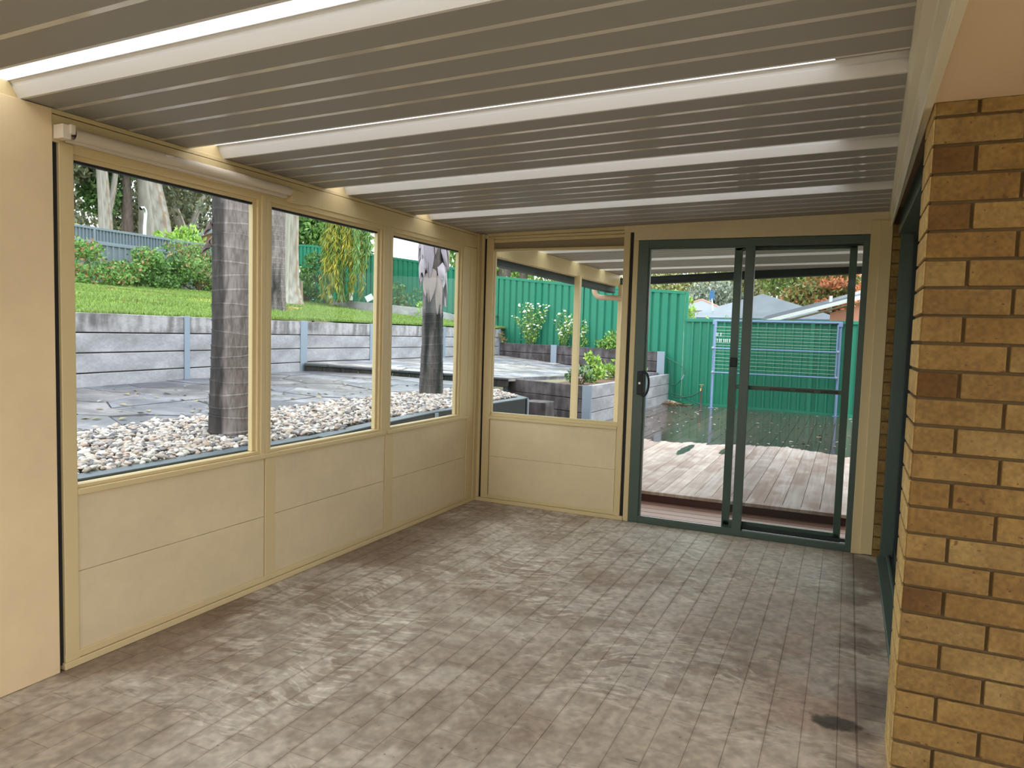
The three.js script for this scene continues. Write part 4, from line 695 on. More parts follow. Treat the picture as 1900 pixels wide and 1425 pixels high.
const shag1 = S({ color: C('#a8a0a8'), roughness: 0.8, side: THREE.DoubleSide, bumpMap: rep(tStreak, 0.25), bumpScale: 0.004 }), shag2 = S({ color: C('#8c807c'), roughness: 0.85, side: THREE.DoubleSide, bumpMap: rep(tStreak, 0.25), bumpScale: 0.004 }), shag3 = S({ color: C('#6e6262'), roughness: 0.9, side: THREE.DoubleSide });
palm('thick ringed grey palm trunk standing in the gravel in the nearest side window', -1.25, 0.62, 1.4, 0.143, 6.4, 11, [[1.5, 2.2, 0.5, 0.07, 0.035, shag3], [1.36, 2.25, 0.45, 0.06, 0.05, shag3], [1.38, -0.5, 0.4, 0.06, 0.03, shag1], [1.12, -0.55, 0.3, 0.05, 0.02, shag1]]);
const shaggy = () => { const R = rng(1234), o = []; for (let i = 0; i < 26; i++) { const y = lerp(2.5, 1.42, i / 26), w = 0.7 + R() * 1.3, h = 0.18 + R() * 0.3; o.push([y, ca + (R() - 0.5) * 4.4, w, h, 0.012 + 0.05 * R() + 0.03 * (1 - i / 26), [shag1, shag1, shag2, shag4][Math.floor(R() * 4)]]); } return o; };
const ca = 0.9;                                              // side of the far palm that faces the house
palm('palm trunk with shaggy peeling leaf bases seen in the third side window', -1.86, 0.6, -2.34, 0.128, 6.2, 12,
  shaggy());
palm('pale grey palm trunk on the lawn, half hidden by the first window mullion', -6.0, 1.6, -4.1, 0.15, 5.6, 13, null);

const G = { dark: [[0.05, 0.12, 0.03], [0.08, 0.17, 0.04], [0.12, 0.24, 0.06]], mid: [[0.1, 0.22, 0.05], [0.16, 0.32, 0.08], [0.22, 0.4, 0.1]], bright: [[0.3, 0.5, 0.08], [0.38, 0.58, 0.12], [0.24, 0.42, 0.07]], gum: [[0.12, 0.15, 0.09], [0.18, 0.2, 0.12], [0.25, 0.26, 0.16], [0.2, 0.2, 0.1]], olive: [[0.3, 0.3, 0.1], [0.38, 0.36, 0.14], [0.24, 0.28, 0.1]], grey: [[0.24, 0.28, 0.22], [0.32, 0.36, 0.28]] };
// hedge along the grey fence
shrub('bushy green hedge shrub with reddish tips at the left end of the grey fence', -12.6, 2.17, -5.0, 1.5, 1.15, 1.5, 3740, 0.078, [...G.mid, [0.14, 0.3, 0.06], [0.42, 0.2, 0.1]], 201);
shrub('green hedge shrub second from the left along the grey fence, with tall reddish shoots', -12.6, 2.17, -6.2, 1.4, 1.0, 1.5, 3400, 0.078, [...G.mid, ...G.mid, [0.4, 0.22, 0.12]], 202);
shrub('darker small-leaved hedge shrub in the middle of the grey fence', -12.7, 2.17, -7.2, 1.2, 0.85, 1.3, 2890, 0.078, [...G.dark, ...G.mid], 203);
shrub('tallest hedge shrub with orange-brown tips beside the palm trunk', -12.4, 2.17, -8.2, 1.6, 1.35, 1.5, 4080, 0.078, [...G.mid, [0.18, 0.28, 0.08], [0.4, 0.26, 0.12]], 204);
shrub('grey-green shrub at the right end of the hedge, partly behind the palm trunk', -12.4, 2.17, -9.3, 1.2, 1.05, 1.3, 2890, 0.078, [...G.grey, ...G.dark], 205);
shrub('camellia bush with a few white flowers beside the gum trunk', -10.4, 2.05, -9.95, 1.3, 1.25, 1.1, 2200, 0.1, [...G.dark, ...G.mid], 206, { flowers: 30, fsize: 0.09 });
shrub('yellow-tipped bush at the left edge of the nearest window, beyond the grey fence', -16, 2.2, -7.1, 1.0, 1.95, 1.0, 1300, 0.13, [[0.5, 0.5, 0.08], [0.36, 0.42, 0.08]], 207);
shrub('bright lime green bush rising beyond the grey fence', -16, 2.2, -10.5, 1.9, 2.15, 1.8, 2600, 0.15, G.bright, 208);
shrub('dark thin-leaved shrub in front of the green fence in the third side window', -7.4, 1.75, -10.2, 0.7, 0.8, 0.6, 650, 0.08, G.dark, 209);
shrub('small light green shrub left of the shaggy palm trunk', -6.6, 1.7, -9.95, 0.55, 0.45, 0.5, 500, 0.08, G.bright, 210);
// drooping young palm in front of the green fence
{
  const x = -9.1, y = 2.1, z = -9.75, t = thing('young_palm', 'young palm with long drooping yellow-green fronds in front of the green fence', 'palm tree', [x, y, z]), R = rng(88), fr = [];
  mesh('trunk', trunkGeo([V(x, y - 0.05, z), V(x, y + 0.9, z), V(x + 0.05, y + 1.8, z)], [0.1, 0.07, 0.05], 10, 10), M.stem, t);
  for (let i = 0; i < 24; i++) { const a = i / 24 * 6.28 + R() * 0.4, L = 0.25 + R() * 0.55, d = 0.7 + R() * 1.15; fr.push([V(x, y + 1.95, z), V(x + Math.cos(a) * L * 0.6, y + 2.25, z + Math.sin(a) * L * 0.6), V(x + Math.cos(a) * L, y + 2.0 - d * 0.3, z + Math.sin(a) * L), V(x + Math.cos(a) * L * 1.05, y + 1.9 - d, z + Math.sin(a) * L * 1.05)]); }
  const cs = fr.map((p) => new THREE.CatmullRomCurve3(p)), tones = [[0.34, 0.36, 0.05], [0.42, 0.4, 0.06], [0.5, 0.4, 0.06], [0.2, 0.32, 0.08]];
  fr.forEach((p, i) => { const f = mesh('frond', tube(p, 0.012, 14, 5), S({ color: C('#8a8a3c'), roughness: 0.7 }), t); leaves(f, 300, (Q) => cs[i].getPoint(0.12 + 0.88 * Q()).add(V((Q() - 0.5) * 0.14, 0.0, (Q() - 0.5) * 0.14)), 0.2, i % 3 ? tones : [tones[3], [0.14, 0.3, 0.1]], 300 + i, { geo: thinLeaf, droop: true, name: 'leaflets' }); });
}
// gum trees
{
  const t = thing('gum_tree', 'large pale gum trunk with peeling bark standing on the lawn in the middle side window', 'tree', [-9, 1.95, -7.8]);
  mesh('trunk', mergeKeep([trunkGeo([V(-9, 1.9, -7.66), V(-9, 2.3, -7.68), V(-9, 3.2, -7.72), V(-9, 4.4, -7.74), V(-9.1, 8, -7.8)], [0.4, 0.27, 0.21, 0.19, 0.15], 20, 40, 0.06)]), M.gumBark, t, { keepUV: true });
  mesh('root_flare', [rod([-8.85, 1.85, -8.0], [-8.9, 2.45, -8.02], 0.035), rod([-8.78, 1.88, -7.6], [-8.86, 2.25, -7.68], 0.04)], M.gumBark, t);
  leaves(t, 3000, clumps([[-9, 8, -8, 1.8], [-10, 7.4, -7, 1.5], [-8.2, 7.8, -9, 1.4]]), 0.2, G.gum, 401);
}
tree('tall pale gum with a thick leaning grey-white trunk beyond the grey fence', [-18, 2, -11.4], [trunkGeo([V(-18, 1.5, -11.5), V(-18, 4.3, -11.45), V(-18, 5.9, -11.2), V(-18.2, 9, -10.9)], [0.62, 0.5, 0.36, 0.3], 16, 24, 0.05), trunkGeo([V(-17.9, 5.9, -11.3), V(-17.6, 8, -12.2), V(-17.6, 9.5, -13)], [0.22, 0.16, 0.1], 10, 12)], [[-18.5, 9.2, -11, 2.3], [-17.5, 8.2, -12.5, 1.8], [-19, 6.6, -9.9, 1.3], [-19, 6.3, -12.9, 1.4]], 6000, 0.2, G.gum, 411, { bark: M.gumBark });
tree('slimmer gum with cream and brown striped trunk at far left beyond the grey fence', [-18, 2, -9.7], [trunkGeo([V(-18, 1.5, -9.72), V(-18, 4.2, -9.7), V(-18, 5.4, -9.62), V(-18.1, 8, -9.5)], [0.24, 0.2, 0.17, 0.12], 12, 20, 0.05), trunkGeo([V(-18, 4.4, -9.7), V(-18.1, 5.6, -10.05), V(-18.2, 7.5, -10.3)], [0.12, 0.09, 0.06], 8, 12)], [[-18.5, 7.2, -9.3, 1.4], [-18.8, 6.0, -8.9, 0.7], [-19, 5.0, -8.8, 0.6]], 4200, 0.17, G.gum, 412, { bark: M.gumBark });
tree('dark grey-trunked tree close beside the thick leaning gum', [-18.4, 2, -10.75], [trunkGeo([V(-18.4, 1.5, -10.75), V(-18.4, 5, -10.72), V(-18.5, 8, -10.6)], [0.2, 0.17, 0.12], 10, 14)], [[-18.9, 6.5, -10.5, 1.0], [-19.2, 7.2, -10.2, 1.3], [-18.9, 5.3, -10.2, 0.75]], 4200, 0.16, G.dark, 413);
tree('spreading gum with pale crooked branches behind the brown gable', [-21, 2, -15], [trunkGeo([V(-21, 1.5, -15.5), V(-21, 4.5, -15.2), V(-20.8, 6, -14.4), V(-20.6, 6.8, -13.6)], [0.3, 0.22, 0.14, 0.08], 10, 16, 0.05), trunkGeo([V(-21, 4.6, -15.2), V(-21, 6.4, -16), V(-21, 7.6, -16.5)], [0.16, 0.11, 0.07], 8, 12)], [[-21.5, 7.4, -14, 1.7], [-22, 6.2, -15.4, 1.6], [-22, 7.2, -17, 1.8], [-22, 5.2, -13.4, 1.1], [-22.5, 5, -16.8, 1.4]], 9500, 0.19, G.gum, 414, { bark: M.gumBark });
tree('wide hazy gum canopy filling the gap behind the fence at the left', [-26, 2, -13], [trunkGeo([V(-26, 1.5, -13), V(-26, 6, -13), V(-26, 9, -13)], [0.35, 0.28, 0.16], 10, 12)], [[-26, 5.2, -11.5, 1.6], [-26.5, 5.0, -14.2, 1.7], [-27, 8.5, -15.5, 1.9], [-26, 5.0, -18, 1.6], [-26.5, 7.4, -13, 1.6]], 5000, 0.24, G.gum, 415);
tree('leafy green tree beyond the green fence, left of the drooping palm', [-14.5, 2, -15.5], [trunkGeo([V(-14.5, -0.2, -15.5), V(-14.5, 5, -15.5)], [0.25, 0.15], 10, 6)], [[-14.9, 5.2, -15.3, 1.5], [-13.7, 4.6, -15.6, 1.2], [-15.8, 4.8, -15.4, 1.3], [-14.9, 6.3, -15.6, 1.3]], 8000, 0.19, G.mid, 416);
tree('dark feathery tree beyond the green fence, right of the drooping palm', [-14.5, 2, -17.5], [trunkGeo([V(-14.5, -0.2, -17.5), V(-14.5, 5, -17.5)], [0.25, 0.15], 10, 6)], [[-14.8, 4.9, -17.3, 0.95], [-14.5, 4.0, -17.6, 0.8], [-15.2, 5.4, -17.3, 0.9]], 3600, 0.17, [...G.dark, ...G.grey], 417, { geo: longLeaf });
tree('pale green tree behind the shaggy palm trunk, above the green fence', [-9.5, 1, -16.5], [trunkGeo([V(-9.5, -0.2, -16.5), V(-9.5, 4, -16.5)], [0.22, 0.14], 10, 6)], [[-9.4, 4.2, -16.4, 0.9], [-8.9, 3.6, -16.5, 0.8], [-9.3, 5.1, -16.4, 0.9]], 2600, 0.16, [...G.mid, ...G.bright], 418);
tree('twin grey trunks in bright lime foliage above the green fence in the end window', [-8, 0.5, -17], [trunkGeo([V(-7.9, -0.2, -17), V(-7.95, 3, -17), V(-8.05, 6, -17)], [0.32, 0.26, 0.2], 12, 12, 0.05), trunkGeo([V(-7.35, -0.2, -17), V(-7.3, 3, -17), V(-6.9, 5.5, -17)], [0.2, 0.16, 0.12], 10, 12)], [[-8.4, 3.5, -17.6, 1.2], [-6.4, 3.6, -17.6, 1.3], [-5.2, 3.0, -17.7, 0.9], [-7.2, 5.2, -17.6, 1.8]], 7000, 0.17, G.bright, 419);
tree('two thin grey trunks and low lime foliage further right above the green fence', [-5.4, 0.5, -18.5], [trunkGeo([V(-5.5, -0.2, -18.5), V(-5.5, 4.5, -18.5)], [0.2, 0.15], 10, 10), trunkGeo([V(-4.6, -0.2, -18.5), V(-4.5, 4.5, -18.5)], [0.18, 0.14], 10, 10)], [[-5.8, 2.9, -19, 0.9], [-4.2, 2.5, -19, 0.9], [-2.6, 2.2, -19, 0.8], [-5, 4.6, -19, 1.4]], 4200, 0.16, G.bright, 420);
// trees seen through the door
const far = (label, x, z, cl, n, s, tones, seed) => tree(label, [x, 0, z], [trunkGeo([V(x, -0.2, z), V(x, 3, z)], [0.35, 0.2], 10, 6)], cl, n, s, tones, seed);
far('olive-yellow tree mass beyond the small red-roofed house', -6, -40, [[-7.5, 4.2, -40, 2.2], [-5, 4.6, -40, 2.2], [-2.6, 4.8, -40.5, 2.2], [-5.6, 3.0, -39, 1.6], [-9.5, 3.8, -40, 2.2]], 12000, 0.26, G.olive, 430);
far('pale grey-green shrub tree just above the small house', -3.6, -33, [[-4.3, 3.2, -33, 1.1], [-3.2, 3.4, -33, 1.1], [-2.3, 2.9, -33, 0.8]], 4200, 0.2, G.grey, 431);
far('light green tree right behind the peak of the grey hip roof', 1.2, -34, [[0.6, 4.6, -34, 1.3], [1.6, 4.4, -34, 1.5], [-0.8, 4.9, -35, 1.4], [2.0, 3.3, -34, 1.2]], 7000, 0.22, [...G.olive, ...G.bright], 432);
leaves(far('tree with orange blossom right of the grey hip roof', 2.2, -30, [[1.5, 3.7, -30, 1.1], [2.5, 3.5, -30, 1.2], [3.0, 2.8, -30, 1.0], [2.0, 2.8, -30, 1.0], [2.2, 4.3, -30, 0.9], [1.2, 2.6, -30, 0.9], [0.4, 3.2, -30.5, 0.8]], 9000, 0.19, [[0.3, 0.3, 0.09], [0.24, 0.27, 0.08], [0.34, 0.32, 0.1], [0.2, 0.25, 0.07], [0.66, 0.24, 0.1], [0.28, 0.3, 0.1]], 433), 1500, clumps([[2.7, 3.0, -29.2, 0.7, 0.3], [2.0, 3.9, -29.2, 0.7, 0.3], [3.2, 3.6, -29.2, 0.5, 0.3], [1.7, 3.0, -29.2, 0.5, 0.25]]), 0.17, [[0.66, 0.2, 0.08], [0.6, 0.28, 0.12]], 4331, { name: 'blossom' });
far('dark branching gum above the right-hand neighbour roof', 4.0, -33, [[3.9, 4.6, -33, 1.3], [4.6, 4.0, -33, 1.2], [3.6, 3.6, -33, 1.0], [5.4, 4.8, -33, 1.4], [6.5, 4.2, -33, 1.6]], 7000, 0.2, [...G.dark, ...G.gum, ...G.olive], 434);
shrub('low green bush peeping over the lower fence left of the clothes line', -0.1, -0.1, -13, 1.2, 1.95, 0.8, 1500, 0.1, G.bright, 435);
// planter seedlings and roses
shrub('dark leafy seedling at the near end of the planter', -0.98, 0.64, -5.35, 0.38, 0.3, 0.36, 320, 0.07, [...G.mid, ...G.dark, [0.3, 0.4, 0.3]], 221, { name: 'seedling' });
shrub('upright lime green seedling in the planter', -1.02, 0.64, -6.0, 0.36, 0.44, 0.34, 360, 0.07, [...G.bright, [0.4, 0.55, 0.1]], 222, { name: 'seedling' });
shrub('low spreading lime seedling farther along the planter', -0.98, 0.64, -7.2, 0.46, 0.34, 0.5, 420, 0.075, G.bright, 223, { name: 'seedling' });
shrub('tall lime seedling at the far end of the planter', -0.78, 0.64, -7.9, 0.36, 0.5, 0.4, 380, 0.075, G.bright, 224, { name: 'seedling' });
shrub('rounded bright green bush in front of the green fence near its end', -1.8, 1.03, -9.35, 0.46, 0.46, 0.36, 620, 0.07, [...G.bright, ...G.mid], 225);
{
  const white = S({ color: C('#f4f0ea'), roughness: 0.7, side: THREE.DoubleSide });
  const bloom = mergeGeometries([0, 1, 2, 3, 4, 5, 6].map((i) => new THREE.SphereGeometry(0.42, 7, 5).scale(1, 0.6, 1).translate(i ? Math.cos(i) * 0.5 : 0, i ? 0 : 0.3, i ? Math.sin(i) * 0.5 : 0)));
  const rose = (label, x, y, z, w, h, n, seed) => {
    const t = thing('rose_bush', label, 'rose bush', [x, y, z]), R = rng(seed), tips = [];
    for (let i = 0; i < n; i++) { const hh = h * (0.35 + 0.65 * Math.pow(R(), 0.7)), a = V(x + (R() - 0.5) * 0.12, y - 0.05, z + (R() - 0.5) * 0.1), b = V(x + (R() - 0.5) * w, y + hh, z + (R() - 0.5) * 0.35), m = a.clone().lerp(b, 0.5).add(V((R() - 0.5) * 0.1, 0.05, 0)); mesh('stem', tube([a, m, b], 0.006, 8, 5), S({ color: C('#5c7a44'), roughness: 0.8 }), t); tips.push([a, m, b]); }
    leaves(t, n * 40, (Q) => { const [a, m, b] = tips[Math.floor(Q() * n)], k = 0.2 + 0.8 * Q(); const p = k < 0.5 ? a.clone().lerp(m, k * 2) : m.clone().lerp(b, k * 2 - 1); return p.add(V((Q() - 0.5) * 0.13, (Q() - 0.5) * 0.1, (Q() - 0.5) * 0.13)); }, 0.05, [...G.mid, ...G.bright], seed + 1);
    tips.forEach(([a, m, b]) => { const k = 1 + Math.floor(R() * 3); for (let i = 0; i < k; i++) { const s = 0.022 + 0.022 * R(), p = i ? m.clone().lerp(b, R()).add(V((R() - 0.5) * 0.14, 0, 0.04)) : b; const wp = WP.get(t), fl = new THREE.Mesh(bloom, white); fl.name = 'bloom'; fl.position.copy(p.clone().sub(wp)); fl.scale.setScalar(s); fl.rotation.set(0.6 * R(), R() * 6, 0.6 * R()); t.add(fl); } });
  };
  rose('tall white-flowering rose at the left in front of the green fence', -3.8, 1.08, -9.75, 1.0, 1.0, 22, 501);
  rose('white-flowering rose right of the tallest one, beside the cream post', -2.95, 1.06, -9.6, 0.7, 0.9, 13, 502);
  rose('sparse white rose just right of the cream post', -2.5, 1.04, -9.5, 0.3, 0.65, 6, 503);
  shrub('small russet shrub at the foot of the green fence, far left in the end window', -4.65, 1.08, -9.85, 0.4, 0.4, 0.3, 260, 0.06, [[0.4, 0.22, 0.1], [0.3, 0.3, 0.1]], 504);
}
{ // white things along the garden edging
  const pot = (label, x, y, z, tilt) => { const t = thing('plant_guard', label, 'plant guard', [x, y, z]); const g = new THREE.CylinderGeometry(0.055, 0.05, 0.2, 14, 1).rotateZ(tilt).translate(x, y + 0.1, z); mesh('sleeve', g, M.white, t); mesh('sprig', [rod([x, y + 0.15, z], [x + 0.02, y + 0.28, z], 0.006)], M.stem, t); };
  pot('tilted white plant guard at the left foot of the drooping palm', -9.35, 2.12, -9.6, 0.45);
  pot('upright white plant guard at the right foot of the drooping palm', -9.1, 2.12, -10.15, 0);
  const t = thing('garden_sign', 'small white tilted card in the bed right of the drooping palm', 'sign', [-8.7, 2.05, -10.4]); mesh('card', bar(-0.1, -0.08, -0.006, 0.1, 0.08, 0.006).rotateZ(0.5).rotateY(0.6).translate(-8.7, 2.2, -10.4), M.white, t); mesh('stake', rod([-8.7, 1.9, -10.42], [-8.7, 2.2, -10.42], 0.01), M.stem, t);
  const v = thing('vent_pipe', 'bent galvanised pipe standing beyond the grey fence beside the leaning gum', 'pipe', [-15.2, 2, -8.9]); mesh('pipe', tube([V(-15.2, 2, -8.85), V(-15.2, 4.0, -8.85), V(-15.2, 4.45, -8.87), V(-15.2, 4.56, -8.8), V(-15.2, 4.52, -8.72)], 0.05, 30, 10), M.chrome, v);
}

// ------------------------------------------------------------ deck furniture: clothes line, tap and hose, leaves
{
  const z = -8.6, t = thing('clothesline', 'folded-down pale blue clothes airer on two legs in front of the lower green fence', 'clothesline', [1.5, 0.1, z]);
  for (const x of [0.47, 2.61]) { mesh('leg', rod([x, 0.1, z], [x, 1.74, z], 0.024), M.blueFrame, t); mesh('base_plate', bar(x - 0.05, 0.1, z - 0.05, x + 0.05, 0.108, z + 0.05), M.blueFrame, t); mesh('hinge', bar(x - 0.035, 1.66, z - 0.04, x + 0.035, 1.75, z + 0.05, 0.01), M.blueFrame, t); }
  mesh('top_bar', rod([0.47, 1.735, z], [2.61, 1.735, z], 0.02), M.blueFrame, t);
  const arm = (y0, y1, zz) => { mesh('arm', rod([0.5, y0, zz - 0.03], [0.5, y1, zz], 0.013), M.blueFrame, t); mesh('arm', rod([2.57, y0, zz - 0.03], [2.57, y1, zz], 0.013), M.blueFrame, t); mesh('end_bar', rod([0.47, y1, zz], [2.6, y1, zz], 0.013), M.blueFrame, t); mesh('corner_cap', [new THREE.SphereGeometry(0.03, 12, 8).translate(0.48, y1, zz), new THREE.SphereGeometry(0.03, 12, 8).translate(2.59, y1, zz)], M.galv, t); };
  arm(1.7, 1.225, z + 0.16); arm(1.7, 0.775, z + 0.08);
  const ys = [1.62, 1.56, 1.5, 1.45, 1.39, 1.33, 1.28]; ys.forEach((y) => mesh('line', rod([0.5, y, z + 0.1], [2.57, y - 0.01, z + 0.1], 0.0028, 6), M.line, t));
  [1.18, 1.12, 1.05, 0.99, 0.92, 0.85].forEach((y) => mesh('line', rod([0.48, y, z + 0.07], [2.59, y - 0.012, z + 0.07], 0.0028, 6), M.line, t));
  const R = rng(8); let n = 0;
  for (const [y, xs] of [[1.5, [0.52, 0.545, 0.6]], [1.39, [0.5, 0.54, 0.58, 0.61, 0.66, 0.69, 0.72, 0.76, 0.78]]]) for (const x of xs) { const p = thing('clothes_peg', 'white clothes peg clipped to the left end of the airer lines', 'peg', [x, y, z + 0.1], 'white pegs on the clothes airer'); const g = [bar(x - 0.005, y - 0.05, z + 0.1035, x + 0.005, y + 0.012, z + 0.109, 0.002), bar(x - 0.005, y - 0.05, z + 0.092, x + 0.005, y + 0.012, z + 0.0965, 0.002)]; mesh('jaw', g, M.white, p); n++; }
}
{
  const x = 0.25, z = -8.75, t = thing('garden_tap', 'brass garden tap on a grey standpipe rising from the wet deck by the fence', 'tap', [x, 0.1, z]);
  mesh('standpipe', rod([x, 0.08, z], [x, 0.47, z], 0.018), M.pipe, t);
  mesh('tap_body', [rod([x, 0.44, z - 0.02], [x, 0.44, z + 0.07], 0.018), rod([x, 0.44, z + 0.06], [x, 0.395, z + 0.075], 0.014), rod([x, 0.44, z], [x, 0.51, z], 0.012)], M.brass, t);
  mesh('tap_handle', [bar(x - 0.045, 0.505, z - 0.01, x + 0.045, 0.52, z + 0.01, 0.004)], M.brass, t);
  mesh('pipe_base', new THREE.CylinderGeometry(0.028, 0.034, 0.05, 14).translate(x, 0.125, z), M.pipe, t);
  const h = thing('garden_hose', 'dark green hose looping from the tap to the corner of the planter', 'hose', [-0.1, 0.1, -8.9]);
  mesh('hose_line', [tube([V(0.25, 0.4, -8.68), V(0.1, 0.3, -8.7), V(-0.2, 0.235, -8.8), V(-0.36, 0.26, -8.95), V(-0.38, 0.6, -9.0), V(-0.42, 0.85, -9.02), V(-0.5, 1.0, -9.02)], 0.011, 60, 8), tube([V(-0.5, 1.0, -9.0), V(-0.3, 0.9, -8.98), V(-0.1, 0.76, -8.92), V(-0.16, 0.62, -8.9), V(-0.25, 0.5, -8.95), V(-0.4, 0.45, -8.98)], 0.01, 50, 8), tube([V(0.24, 0.14, -8.7), V(0.05, 0.2, -8.72), V(-0.2, 0.28, -8.85), V(-0.36, 0.3, -8.95)], 0.01, 40, 8)], M.hose, h);
  mesh('hose_nozzle', rod([-0.12, 0.68, -8.9], [-0.17, 0.58, -8.9], 0.013), M.galv, h, { label: 'pale hose nozzle' });
}
{
  const l = thing('fallen_leaves', 'scattered fallen leaves on the wet deck and the slate paving', 'leaves', [0, 0, 0]); l.userData.kind = 'stuff';
  const flat = (n, at, s, tones, seed) => { const R = rng(seed), im = new THREE.InstancedMesh(leafGeo, M.leaf, n), m4 = new THREE.Matrix4(), q = new THREE.Quaternion(), c = new THREE.Color(), e = new THREE.Euler(); for (let i = 0; i < n; i++) { const p = at(R), k = s * (0.5 + R()); e.set(-Math.PI / 2 + (R() - 0.5) * 0.5, 0, R() * 6.28, 'YXZ'); q.setFromEuler(e); m4.compose(p, q, V(k, k, k)); im.setMatrixAt(i, m4); const t = tones[Math.floor(R() * tones.length)]; c.setRGB(t[0] * 0.5, t[1] * 0.5, t[2] * 0.5); im.setColorAt(i, c); } im.name = 'leaf_litter'; im.userData.kind = 'stuff'; l.add(im); };
  flat(210, (R) => V(lerp(-0.4, 3, R()), 0.106, lerp(-8.8, -4.1, Math.pow(R(), 0.8))), 0.05, [[0.62, 0.56, 0.4], [0.7, 0.66, 0.55], [0.5, 0.36, 0.2], [0.75, 0.75, 0.68]], 601);
  flat(90, (R) => V(-0.42 + R() * 0.6 * R(), 0.105 + R() * 0.04, -8.92 + R() * 0.25), 0.07, [[0.6, 0.3, 0.12], [0.65, 0.4, 0.2]], 602);
  flat(160, (R) => { const z = lerp(3.6, -3, R()), x = lerp(-4.0, -2.0, Math.sqrt(R()) * 0.9); return V(x, patioY(x) + 0.022, z); }, 0.06, [[0.6, 0.5, 0.2], [0.7, 0.66, 0.5], [0.4, 0.3, 0.16]], 603);
  flat(160, (R) => { const z = lerp(2.5, -9, R()), x = lerp(-5.4, -12, R()); return V(x, lawnY(x, z) + 0.02, z); }, 0.07, [[0.6, 0.4, 0.2], [0.7, 0.6, 0.4]], 604);
  flat(70, (R) => V(lerp(-6.5, -4.8, R()), 1.74 + 0.05 * R(), lerp(-10.3, -9.9, R())), 0.1, [[0.6, 0.28, 0.14], [0.66, 0.4, 0.25]], 605);
}

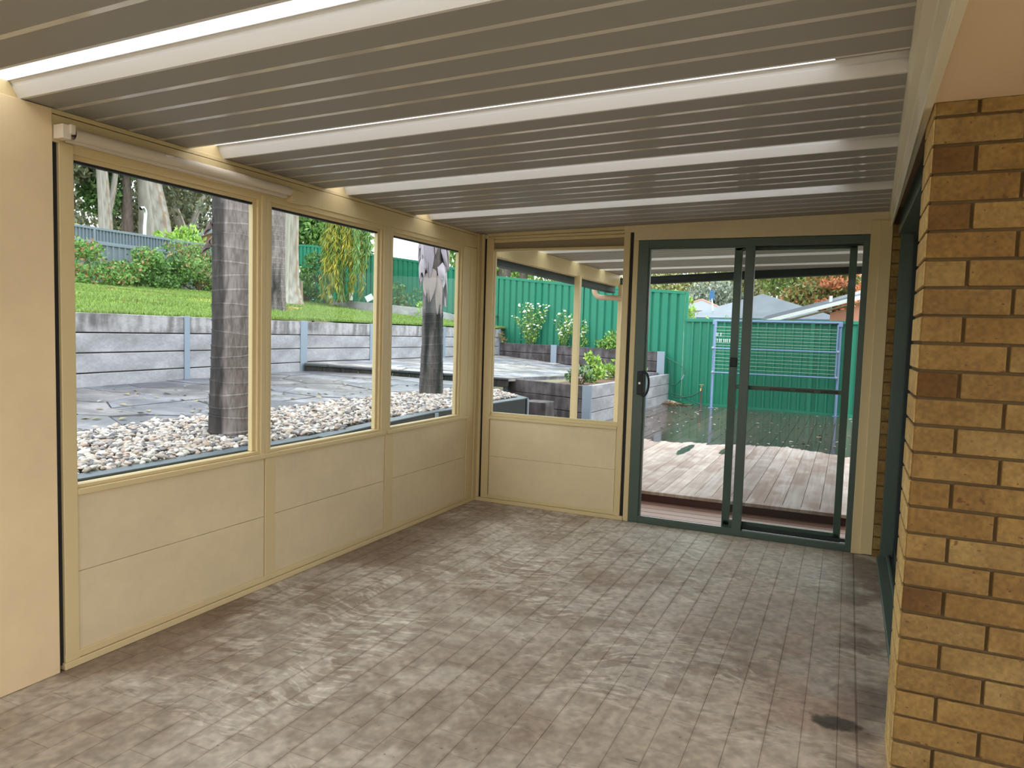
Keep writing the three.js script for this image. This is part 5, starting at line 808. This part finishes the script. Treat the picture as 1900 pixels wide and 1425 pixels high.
// ------------------------------------------------------------ neighbours
{
  const h = thing('neighbour_house', 'pale grey hip-roofed house beyond the lower fence', 'house', [0, 0, -24]);
  const zf = -22, eave = 2.18, apex = V(-0.4, 3.2, -24.5), a = V(-3.0, eave, zf), b = V(2.6, eave, zf), c = V(2.6, eave, -27), d = V(-3.0, eave, -27), tri = (...p) => { const g = new THREE.BufferGeometry(); g.setAttribute('position', new THREE.Float32BufferAttribute(p.flatMap((q) => q.toArray()), 3)); g.computeVertexNormals(); return g; };
  mesh('roof', [tri(a, b, apex), tri(b, c, apex), tri(c, d, apex), tri(d, a, apex), box(-3, eave - 0.04, -27, 2.6, eave - 0.001, zf)], M.roofMetal, h);
  mesh('gutter', bar(-3.05, eave - 0.1, zf, 2.65, eave - 0.0, zf + 0.1), S({ color: C('#5a6a80'), roughness: 0.5 }), h);
  mesh('wall', box(-2.7, -0.1, -26.7, 2.3, eave - 0.05, zf - 0.35), M.render, h);
  const rg = rng(4);
  const s = thing('neighbour_house', 'small white-walled house with red ridge capping, far left over the lower fence', 'house', [-3.4, 0, -30]);
  mesh('wall', box(-5.2, -0.1, -32, -2.7, 2.75, -30), M.render, s);
  const A = V(-5.4, 2.72, -29.8), B = V(-2.5, 2.72, -29.8), P = V(-3.9, 3.3, -31), Q = V(-2.5, 2.72, -32.2), D = V(-5.4, 2.72, -32.2);
  mesh('roof', [tri(A, B, P), tri(B, Q, P), tri(Q, D, P), tri(D, A, P)], M.roofTile, s);
  mesh('ridge_capping', [rod(A, P, 0.05), rod(B, P, 0.05)], S({ color: C('#c08a74'), roughness: 0.8 }), s);
  mesh('picket_fence', [...Array(9)].map((_, i) => bar(-4.0 + i * 0.16, 0, -27.6, -3.93 + i * 0.16, 2.3, -27.56)), M.galv, s);
  const r = thing('neighbour_house', 'brick house whose long grey tiled roof slopes up at the right over the lower fence', 'house', [3, 0, -15]);
  mesh('roof', [beam(V(0.9, 1.84, -14.2), V(4.2, 2.86, -14.2), 0.0, 0.0)].slice(1).concat([(() => { const g = new THREE.BufferGeometry(), p = (x, y, z) => [x, y, z]; const q = [p(0.6, 1.8, -13.6), p(4.4, 2.92, -13.6), p(4.4, 3.3, -17), p(0.6, 2.1, -17)]; g.setAttribute('position', new THREE.Float32BufferAttribute([...q[0], ...q[1], ...q[2], ...q[0], ...q[2], ...q[3]], 3)); g.computeVertexNormals(); return g; })()]), M.roofTile, r);
  for (let i = 0; i < 6; i++) { const t = i / 6; mesh('tile_course', beam(V(0.6, 1.815 + t * 0.3, -13.6 - t * 3.2), V(4.4, 2.935 + t * 0.3, -13.6 - t * 3.2), 0.05, 0.035), M.roofTile, r); }
  mesh('barge_board', beam(V(0.55, 1.765, -13.55), V(4.4, 2.885, -13.55), 0.03, 0.09), M.white, r);
  mesh('eave', beam(V(1.2, 1.86, -13.8), V(4.4, 2.78, -13.8), 0.4, 0.03), M.earth, r);
  mesh('wall', (() => { const s2 = new THREE.Shape([new THREE.Vector2(2.3, 0), new THREE.Vector2(4.4, 0), new THREE.Vector2(4.4, 2.75), new THREE.Vector2(2.3, 2.1)]); return new THREE.ExtrudeGeometry(s2, { depth: 0.2, bevelEnabled: false }).translate(0, 0, -14); })(), M.redBrick, r);
  const fl = mesh('flue', rod([2.28, 2.15, -14.6], [2.28, 2.55, -14.6], 0.04), M.white, r); 
  const g = thing('neighbour_house', 'brown gable end beyond the grey fence, beside the nearest palm trunk', 'house', [-20, 2, -15.6]);
  const s3 = new THREE.Shape([new THREE.Vector2(-14.3, 2), new THREE.Vector2(-14.3, 4.5), new THREE.Vector2(-15.9, 5.1), new THREE.Vector2(-17.6, 4.5), new THREE.Vector2(-17.6, 2)]);
  mesh('gable_wall', new THREE.ExtrudeGeometry(s3, { depth: 0.2, bevelEnabled: false }).rotateY(-Math.PI / 2).scale(1, 1, 1).translate(-20, 0, 0), M.timber, g);
  mesh('barge_board', [beam(V(-19.95, 4.45, -14.1), V(-19.95, 5.16, -15.9), 0.3, 0.1), beam(V(-19.95, 5.16, -15.9), V(-19.95, 4.45, -17.8), 0.3, 0.1)], M.greyFence, g);
  const b2 = thing('satellite_dish', 'small blue object on a white bracket on the roof left of the sliding door mullion', 'aerial', [-2.0, 2.5, -22.6]);
  mesh('blue_panel', bar(-2.1, 2.85, -22.62, -1.92, 3.2, -22.58, 0.02), S({ color: C('#3c6ea0'), roughness: 0.5 }), b2); mesh('bracket', rod([-1.95, 2.45, -22.6], [-2.0, 2.9, -22.6], 0.025), M.white, b2);
}
renderer.render(scene, camera);
